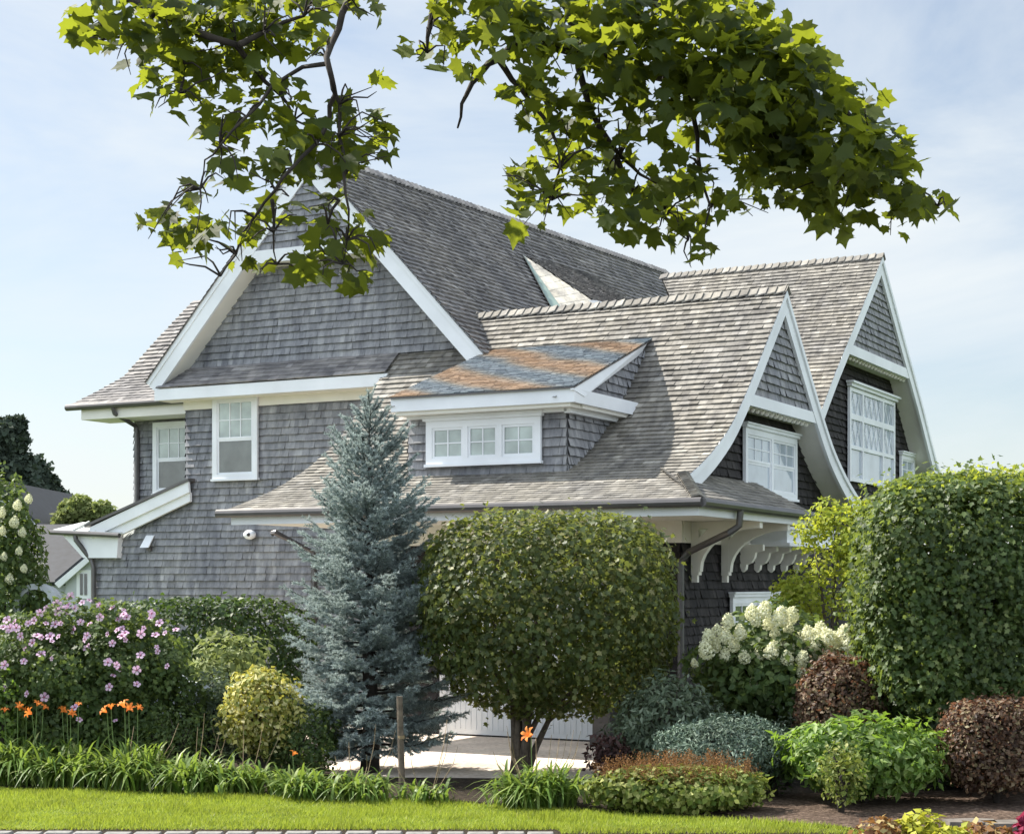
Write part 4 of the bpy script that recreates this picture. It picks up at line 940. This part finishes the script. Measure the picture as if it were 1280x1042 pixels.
clump('light green daylily clump at the far left lawn edge', 20, 980, 420, .55, .84, [(22, 884, 1.0), (46, 882, 1.0), (54, 886, .9), (6, 890, .9), (33, 888, .8)])
clump('daylily clump with orange flowers under the lilac bush, left of two taller ones', 92, 982, 340, .55, .78, [(40, 892, 1.2), (84, 890, 1.1), (78, 888, .9), (98, 882, .7), (88, 893, 1.0)])
clump('daylily clump with two bright orange flowers in front of the lilac bush', 165, 986, 330, .55, .8, [(134, 890, 1.2), (139, 886, 1.0), (156, 884, 1.35), (161, 887, 1.2), (172, 886, .9)], 4)
clump('dark green daylily clump left of the golden shrub', 240, 990, 230, .5, .7, (), 4)
clump('dark strap-leaved clump below the golden shrub', 305, 992, 150, .45, .6, (), 4)
clump('daylily clump at the lawn edge left of the spruce trunk', 382, 998, 240, .42, .55, [(366, 944, .9)])
clump('daylily clump under the spruce, nearest its trunk', 448, 1001, 230, .42, .5, (), 5)
clump('sparse daylily clump right of the wooden stake', 530, 1003, 90, .4, .42, (), 6)
clump('arching daylily clump at the foot of the clipped tree', 672, 1008, 420, .5, .68, [(664, 920, 1.5)], 12)
# --- stake
d = 17.4; t = thing('wooden_stake', 'weathered grey wooden stake in front of the spruce', 'stake', (at(503, d), d, 0))
m = MB(); zt = zat(870, d); m.tube([(0, 0, 0), (-.015, 0, .5), (-.03, 0, zt)], [.033, .034, .033], 9); m.build('post', 'bark', t)
m = MB(); m.tube([(-.012, 0, .62), (-.013, 0, .655)], .038, 9); m.build('tie', 'drystem', t)
# --- coleus plants at the lower right
def low_plant(label, px, py, wpx, top, mat, n, size):
    x, y = ground_pt(px, py); t = thing('foliage_plant', label, 'plant', (x, y, 0), 0, 'bedding plants at the lower right corner'); w = wpx/F*y/2; zt = zat(top, y)
    P, N = crown_pts(n, (0, 0, zt*.45), (w, w*.7, zt*.55), 2, .6, .2, int(px), .01); leaves('foliage', mat, P, unit(N*.6+.5*rng.normal(size=N.shape)+np.array([0, 0, .7])), size*rng.uniform(.7, 1.2, len(P)), T_oval(.36), t)
low_plant('chartreuse bedding plant in front of the mulch', 1150, 1052, 62, 1012, 'lf_coleus_lime', 260, .085)
low_plant('rust and cream bedding plant left of the chartreuse one', 1102, 1052, 66, 1020, 'lf_coleus_rust', 240, .07)
low_plant('low chartreuse plant between two rusty ones', 1190, 1058, 50, 1030, 'lf_coleus_lime', 160, .08)
low_plant('rust and cream bedding plant near the right corner', 1232, 1056, 70, 1028, 'lf_coleus_rust', 260, .085)
low_plant('magenta-leaved plant cut by the right edge', 1283, 1054, 26, 1014, 'lf_magenta', 120, .08)
for k, (px, py, w, lab) in enumerate([(1212, 1038, .42, 'flat ledge stone lying in the mulch behind the rusty plant'), (1262, 1040, .45, 'flat ledge stone by the magenta plant')]):
    x, y = ground_pt(px, py); m = MB(); m.prism([(x-w/2, y-.1, .02), (x+w/2, y-.13, .02), (x+w/2+.03, y+.12, .02), (x+.05, y+.16, .02), (x-w/2-.02, y+.1, .02)], (.01, .01, .075)); tag(m.build('ledge_stone', 'ledge'), lab, 'stone')
# --- kerb stones
for k in range(20):
    x = -5.0+k*.27+random.uniform(-.01, .01); w = .25; m = MB(); r_ = .02
    P = [(x+r_, 14.8, 0), (x+w-r_, 14.8, 0), (x+w, 14.82, 0), (x+w, 14.955, 0), (x, 14.955, 0), (x, 14.82, 0)]
    h = .022+random.uniform(-.005, .005); m.prism(P, (0, 0, h-.02)); m.v[-6:] = m.v[-6:]
    m2 = [(a+(.015 if a < x+w/2 else -.015), b+(.012 if b < 14.9 else -.012), h) for a, b, c in P]; i = len(m.v)-6
    m.v += m2; m.f = [f for f in m.f if set(f) != set(range(i, i+6))]
    for q in range(6): m.f.append((i+q, i+(q+1) % 6, i+6+(q+1) % 6, i+6+q))
    m.f.append(tuple(range(i+6, i+12)))
    tag(m.build('kerb_stone', 'stone'), 'pale granite kerb stone in the row edging the lawn', 'kerb stone', 'granite kerb stones along the lawn')

# --- white-flowered bush and garden arch at the left edge
d = 21.2
t, c, r = shrub('white_flowering_bush', 'tall bush with white flower heads at the left edge below the dark tree', 'shrub', 8, d, 112, 602, 'lf_mallow', 8000, .09, T_oval(.32), p=2.1, bottom=930, rough=.18, tilt=.7, shell=.5)
for k, (px, py, s_) in enumerate([(36, 623, .9), (22, 631, 1), (2, 640, 1), (18, 652, 1.1), (3, 663, .9), (28, 665, .9), (5, 695, .8), (30, 710, .8), (12, 723, 1), (24, 688, .8)]):
    o = bpy.data.objects['flower_head'].copy(); COL.objects.link(o); o.parent = t; yy = -r[1]*.9; dd = d+yy; o.location = (at(px, dd)-at(8, d), yy, zat(py, dd)); o.scale = (s_*.5,)*3
d = 20.9; t = thing('garden_arch', 'pale grey curved garden arch rising behind the lilac bush', 'arch', (at(44, d), d, 0))
m = MB(); R0 = 28/F*d; zc = zat(757, d); pts = [(-R0, 0, 0), (-R0, 0, zc*.5)]+[(R0*math.cos(a), 0, zc+R0*math.sin(a)) for a in np.linspace(math.pi, 0, 15)]+[(R0, 0, zc*.5), (R0, 0, 0)]
for a, b in zip(pts, pts[1:]):
    ia = [q*.8 if i == 0 else q for i, q in enumerate(a)]; 
pts_i = [(-R0*.74, 0, 0), (-R0*.74, 0, zc*.5)]+[(R0*.74*math.cos(a), 0, zc+R0*.74*math.sin(a)) for a in np.linspace(math.pi, 0, 15)]+[(R0*.74, 0, zc*.5), (R0*.74, 0, 0)]
for k in range(len(pts)-1): m.prism([pts[k], pts[k+1], pts_i[k+1], pts_i[k]], (0, .3, 0))
m.build('arch_frame', 'paleclap', t)
# --- parked car half hidden in the shrubs
d = 22.0; t = thing('parked_car', 'pale car parked behind the shrubs, only its windscreen showing', 'car', (at(205, d), d, 0))
pr = [(-2.1, .35), (-2.1, .8), (-1.95, .98), (1.95, .78), (2.1, .6), (2.1, .35)]
pr = [(-2.2, .3), (-2.25, .75), (-2.1, 1.0), (.42, 1.0), (1.6, .86), (1.95, .66), (1.98, .3)]
m = MB(); m.prism([(a, -.85, b) for a, b in pr], (0, 1.7, 0)); m.build('body', 'carpaint', t)
m = MB(); m.prism([(-1.9, -.72, 1.0), (.42, -.72, 1.0), (-.25, -.66, 1.42), (-1.5, -.66, 1.42)], (0, 1.4, 0)); m.build('cabin_glass', 'pane_dark', t)
m = MB(); m.box(-1.5, -.25, -.67, .75, 1.421, 1.45)
m.prism([(.42, -.745, 1.0), (.5, -.745, 1.0), (-.2, -.69, 1.44), (-.28, -.69, 1.44)], (0, .04, 0)); m.build('roof', 'carpaint', t)
for x in (-1.35, 1.25):
    for y in (-.86, .68): m = MB(); m.tube([(x, y, .32), (x, y+.2, .32)], .32, 18); m.build('wheel', 'rubber', t)
# --- neighbour's house far left
d = 46; t = thing('neighbour_house', 'distant grey roofed house with white gable trim at left', 'house', (at(70, d), d, 0))
def npnt(px, py, dd): return Vector((at(px, dd)-at(70, d), dd-d, zat(py, dd)))
def gable_block(lx, apx, rx, eave_py, ap_py, d0, dep):       # gable end towards us, ridge running back
    l, r_, p = npnt(lx, eave_py, d0), npnt(rx, eave_py, d0), npnt(apx, ap_py, d0); zz = l.z
    m = MB(); m.prism([(l.x+.25, l.y+.2, 0), (r_.x-.25, l.y+.2, 0), (r_.x-.25, l.y+.2, zz+.1), (p.x, l.y+.2, p.z-.15), (l.x+.25, l.y+.2, zz+.1)], (0, dep-.3, 0)); m.build('wall', 'paleclap', t)
    m = MB(); m.prism([l, p, p+Vector((0, 0, -.17)), l+Vector((.12, 0, -.12))], (0, .12, 0)); m.prism([p, r_, r_+Vector((-.12, 0, -.12)), p+Vector((0, 0, -.17))], (0, .12, 0)); m.build('rake_board', 'white', t)
    m = MB(); m.prism([l+Vector((0, .05, .01)), p+Vector((0, .05, .01)), p+Vector((0, dep, .01)), l+Vector((0, dep, .01))], (0, 0, .09)); m.prism([p+Vector((0, .05, .01)), r_+Vector((0, .05, .01)), r_+Vector((0, dep, .01)), p+Vector((0, dep, .01))], (0, 0, .09)); m.build('roof', 'slateblue', t)
gable_block(68, 122, 175, 729, 684, 45.4, 5)
gable_block(-80, -8, 67, 677, 602, 50.5, 9)
lo = npnt(10, 727, 46.2); hi = npnt(10, 655, 49.5); x1 = npnt(118, 700, 46).x
m = MB(); m.prism([lo, hi, hi+Vector((0, 3.3, lo.z-hi.z)), lo+Vector((0, .1, -.1))], (x1-lo.x, 0, 0)); m.build('roof', 'slateblue', t)
m = MB(); m.box(lo.x+.2, x1-.2, lo.y+.3, hi.y+3.0, 0, lo.z-.05); m.build('wall', 'paleclap', t)
w = npnt(91, 748, 45.2); w1 = npnt(109, 712, 45.2)
m = MB(); m.box(w.x, w1.x, -.42, -.34, w.z, w1.z); m.build('window_frame', 'white', t); m = MB(); m.box(w.x+.1, (w.x+w1.x)/2-.02, -.44, -.42, w.z+.1, w1.z-.1); m.box((w.x+w1.x)/2+.02, w1.x-.1, -.44, -.42, w.z+.1, w1.z-.1); m.build('pane', 'pane_dark', t)
# --- far trees
def far_tree(name, label, d, blobs, mat, n, size, px):
    t = thing(name, label, 'tree', (at(px, d), d, 0)); PP, NN = [], []
    for k, (bx, by, br) in enumerate(blobs):
        P, N = crown_pts(n, (at(bx, d)-at(px, d), random.uniform(-1, 1)*br/F*d*.5, zat(by, d)), (br/F*d, br/F*d, br/F*d*.8), 2, .6, .25, k+int(px)+3); PP.append(P); NN.append(N)
    P = np.concatenate(PP); N = np.concatenate(NN); leaves('crown', mat, P, unit(N+.7*rng.normal(size=N.shape)), size*rng.uniform(.6, 1.3, len(P)), T_oval(.4), t)
    m = MB(); m.tube([(0, 0, 0), (.1, 0, zat(by, d)*.6), (0, 0, zat(by, d))], [.3, .24, .1], 8); m.build('trunk', 'bark_dark', t)
far_tree('distant_tree', 'big dark green tree behind the neighbouring house', 62, [(-30, 560, 40), (5, 548, 26), (-10, 590, 45), (28, 592, 30), (50, 612, 26), (70, 625, 18), (20, 640, 40), (55, 645, 34), (-60, 610, 50), (-70, 660, 50), (10, 680, 40), (-30, 660, 50), (-110, 640, 50), (85, 655, 20), (12, 535, 14), (22, 530, 8), (18, 545, 12)], 'lf_far', 5000, .21, 20)
far_tree('distant_tree', 'pale green tree showing between dark tree and lean-to', 52, [(90, 640, 18), (110, 645, 20), (100, 630, 12), (128, 640, 14), (140, 650, 14), (80, 650, 14)], 'lf_light', 1500, .17, 110)

# ------------------------------------------------------------------ plane tree overhead
def plane_tree():
    t = thing('plane_tree', 'leafy plane tree branches hanging into the top of the view', 'tree', (-2.2, -3.0, 0))
    base = Vector((-2.2, -3.0, 0))
    def pt(px, py, d): return Vector((at(px, d), d, zat(py, d)))-base
    m = MB(); m.tube([(0, 0, 0), (.05, .05, 1.0), (0, .1, 3.5), (.15, .3, 6.5), (.3, .6, 9)], [.42, .34, .30, .26, .15], 14); m.build('trunk', 'bark', t, True)
    B = [  # (depth, start radius, pixels)
        (9.6, .035, [(95, -40), (150, -8), (195, 12), (240, 38), (295, 56), (318, 85), (350, 118), (368, 150)]),
        (9.2, .022, [(448, -40), (436, 0), (424, 35), (408, 72), (414, 95), (419, 118), (412, 150), (395, 180), (365, 210), (344, 238), (318, 272), (295, 318), (276, 345)]),
        (9.2, .014, [(408, 80), (378, 84), (340, 108), (308, 146), (275, 182), (256, 200), (250, 236)]),
        (9.3, .014, [(413, 90), (425, 130), (424, 170), (430, 220), (436, 262), (434, 300), (428, 330)]),
        (9.3, .012, [(340, 250), (342, 290), (346, 330)]), (9.2, .01, [(424, 250), (410, 280), (420, 300)]),
        (9.9, .07, [(540, -40), (600, -10), (640, 8), (668, 30), (690, 52), (745, 70), (830, 95), (900, 130), (980, 175), (1060, 222), (1120, 240), (1172, 258)]),
        (9.7, .03, [(668, 30), (640, 58), (610, 80), (590, 104), (577, 130), (572, 160)]),
        (9.8, .03, [(700, -40), (712, 20), (722, 60), (730, 110), (750, 160), (775, 195), (800, 218), (830, 235)]),
        (9.6, .02, [(620, 70), (640, 100), (665, 130), (690, 165), (700, 210), (690, 250)]),
        (9.7, .018, [(860, 110), (872, 170), (875, 210), (888, 258), (880, 300)]),
        (9.8, .02, [(770, 195), (790, 240), (830, 270), (860, 300)]),
        (9.5, .03, [(545, -40), (538, 30), (534, 66)]), (10.0, .05, [(760, -40), (830, 10), (900, 30), (960, 60), (1030, 110), (1090, 180), (1110, 220)]),
        (9.4, .02, [(300, 56), (330, 40), (380, 20), (400, -20)]), (9.5, .02, [(195, 12), (170, 40), (130, 50)]), (9.5, .016, [(240, 38), (230, 80), (225, 120)]),
    ]
    C = [(130, 28, 44, 1), (108, 45, 22, .8), (200, 35, 52, 1), (165, 75, 25, .6), (225, 85, 42, .8), (190, 115, 28, .8), (285, 60, 52, 1), (262, 105, 45, .9), (335, 40, 50, 1), (235, 15, 55, 1), (300, 15, 50, 1), (365, 20, 40, .9), (300, 150, 36, .8), (335, 125, 42, .8), (280, 170, 32, .7),
         (205, 140, 16, .7), (385, 55, 30, .6), (405, 5, 25, .8), (455, 8, 24, .9), (440, 175, 42, .9), (405, 205, 45, .9), (375, 170, 36, .7), (440, 140, 24, .8), (470, 160, 20, .7), (475, 105, 14, .6), (465, 200, 26, .8), (360, 200, 32, .7), (335, 225, 32, .7), (290, 205, 26, .7), (265, 235, 26, .6), (230, 280, 36, .9), (195, 285, 22, .7), (250, 300, 28, .9), (230, 315, 18, .7), (295, 280, 26, .7), (320, 295, 22, .7), (350, 270, 28, .6), (395, 270, 20, .6), (400, 325, 30, .9), (380, 340, 22, .9), (455, 300, 32, .9), (440, 345, 26, 1), (420, 300, 24, .7), (470, 310, 18, .7), (300, 335, 12, .5), (335, 340, 14, .4), (410, 260, 24, .7), (480, 175, 10, .6),
         (590, 15, 50, 1), (550, 20, 26, .8), (545, 68, 26, .9), (515, 62, 12, .7), (585, 88, 22, .9), (640, 40, 50, 1), (700, 20, 56, 1), (690, 75, 40, .9), (760, 40, 60, 1.2), (750, 95, 40, .7), (830, 40, 70, 1.3), (820, 110, 50, 1.0), (890, 60, 75, 1.35), (940, 105, 75, 1.4), (900, 140, 60, 1.3), (985, 140, 65, 1.4), (960, 190, 60, 1.35), (1020, 190, 60, 1.35), (1065, 205, 52, 1.25), (1000, 240, 42, 1.1), (1100, 235, 45, 1.1), (1050, 260, 40, 1.1), (1140, 262, 30, .9), (1165, 262, 22, .8), (1160, 240, 16, .6), (1125, 285, 20, .8), (1030, 120, 40, 1.1), (1070, 150, 32, 1), (1085, 125, 18, .8), (1100, 180, 30, .9), (960, 50, 45, 1.1), (925, 20, 40, 1), (1000, 80, 24, .9), (1125, 200, 26, .9),
         (665, 120, 36, .9), (690, 155, 40, .9), (715, 190, 42, .8), (690, 215, 35, .8), (655, 245, 28, .9), (665, 275, 20, .9), (640, 225, 18, .8), (720, 245, 36, .9), (755, 225, 38, .8), (780, 265, 38, .9), (810, 245, 36, .8), (845, 255, 34, .9), (830, 285, 26, .9), (860, 285, 24, .9), (870, 235, 30, .8), (800, 300, 18, .7), (880, 312, 12, .8), (760, 180, 30, .5), (900, 265, 14, .6), (850, 200, 30, .6), (935, 248, 20, .8), (950, 265, 14, .7), (800, 160, 40, .7), (745, 150, 30, .7), (868, 330, 8, .5)]
    TW = {}
    for cx, cy, cr, dn in C:                       # thin twigs run from the nearest branch into each spray of leaves
        best = min(((math.hypot(x-cx, y-cy), bi, x, y) for bi, (d, r0, pp) in enumerate(B) for x, y in pp if y > -20), key=lambda q: q[0])
        for q in range(3 if cr > 25 else 2):
            a = random.uniform(0, 6.283); TW.setdefault(best[1], []).append((best[2], best[3], cx+cr*.75*math.cos(a), cy+cr*.75*math.sin(a)))
    for bi, (d, r0, pp) in enumerate(B):
        n = len(pp); pts = [pt(x, y, d+.15*math.sin(k*1.3)) for k, (x, y) in enumerate(pp)]; m = MB()
        pr = []
        for k in range(n-1):
            pr.append(pts[k]); pr.append(pts[k].lerp(pts[k+1], .5)+Vector((random.uniform(-.015, .015), random.uniform(-.03, .03), random.uniform(-.015, .015))))
        pr.append(pts[-1]); m.tube(pr, [r0*(1-.8*k/(len(pr)-1)) for k in range(len(pr))], 7)
        for x0, y0, x1, y1 in TW.get(bi, []):
            a, b = pt(x0, y0, d), pt(x1, y1, d+random.uniform(-.2, .2)); c = a.lerp(b, .5)+Vector((random.uniform(-.06, .06), random.uniform(-.05, .05), random.uniform(-.02, .09))); m.tube([a, a.lerp(c, .5)+Vector((0, 0, .02)), c, b], [.007, .006, .0045, .002], 5)
        m.build('branch', 'bark_dark', t, True)
    m = MB()
    for d, r0, pp in B:
        if pp[0][1] < -30:
            e = pt(*pp[0], d); m.tube([(.15, .3, 6.5), Vector((.15, .3, 6.8)).lerp(e, .4)+Vector((0, 0, 1.3)), Vector((.15, .3, 6.8)).lerp(e, .8)+Vector((0, 0, .75)), e], [.1, .08, r0*1.3, r0], 8)
    m.build('limb', 'bark', t, True)
    PP, NN, AX, SZ_, pet = [], [], [], [], []
    for cx, cy, cr, dn in C:
        n = max(3, int(dn**1.5*cr*cr*math.pi/125)); d = 9.6+random.uniform(-.35, .35)
        for k in range(n):
            a = random.uniform(0, 6.283); rr = cr*math.sqrt(random.random())*.92; dd = d+random.uniform(-.35, .35); p = pt(cx+rr*math.cos(a), cy+rr*math.sin(a)*.92-8, dd)
            PP.append(p); NN.append((random.gauss(0, .55), random.gauss(-.25, .6), random.gauss(.75, .35))); AX.append((random.gauss(.05, .5)+.3*math.cos(a), random.gauss(-.1, .5), -.35)); SZ_.append(random.choice((.5, .7, .9, 1, 1.1))*random.uniform(.095, .135))
    print('plane leaves', len(PP))
    PP, NN, AX, SZ_ = map(np.array, (PP, NN, AX, SZ_)); kind = rng.integers(0, 4, len(PP))
    for q, tm in enumerate((T_plane(.6), T_plane(1.5, -.25), T_plane(-1.1, .15), T_plane(2.4, -.1))):
        k = kind == q; leaves('foliage', 'lf_plane', PP[k], NN[k], SZ_[k], tm, t, AX[k], .2)
plane_tree()
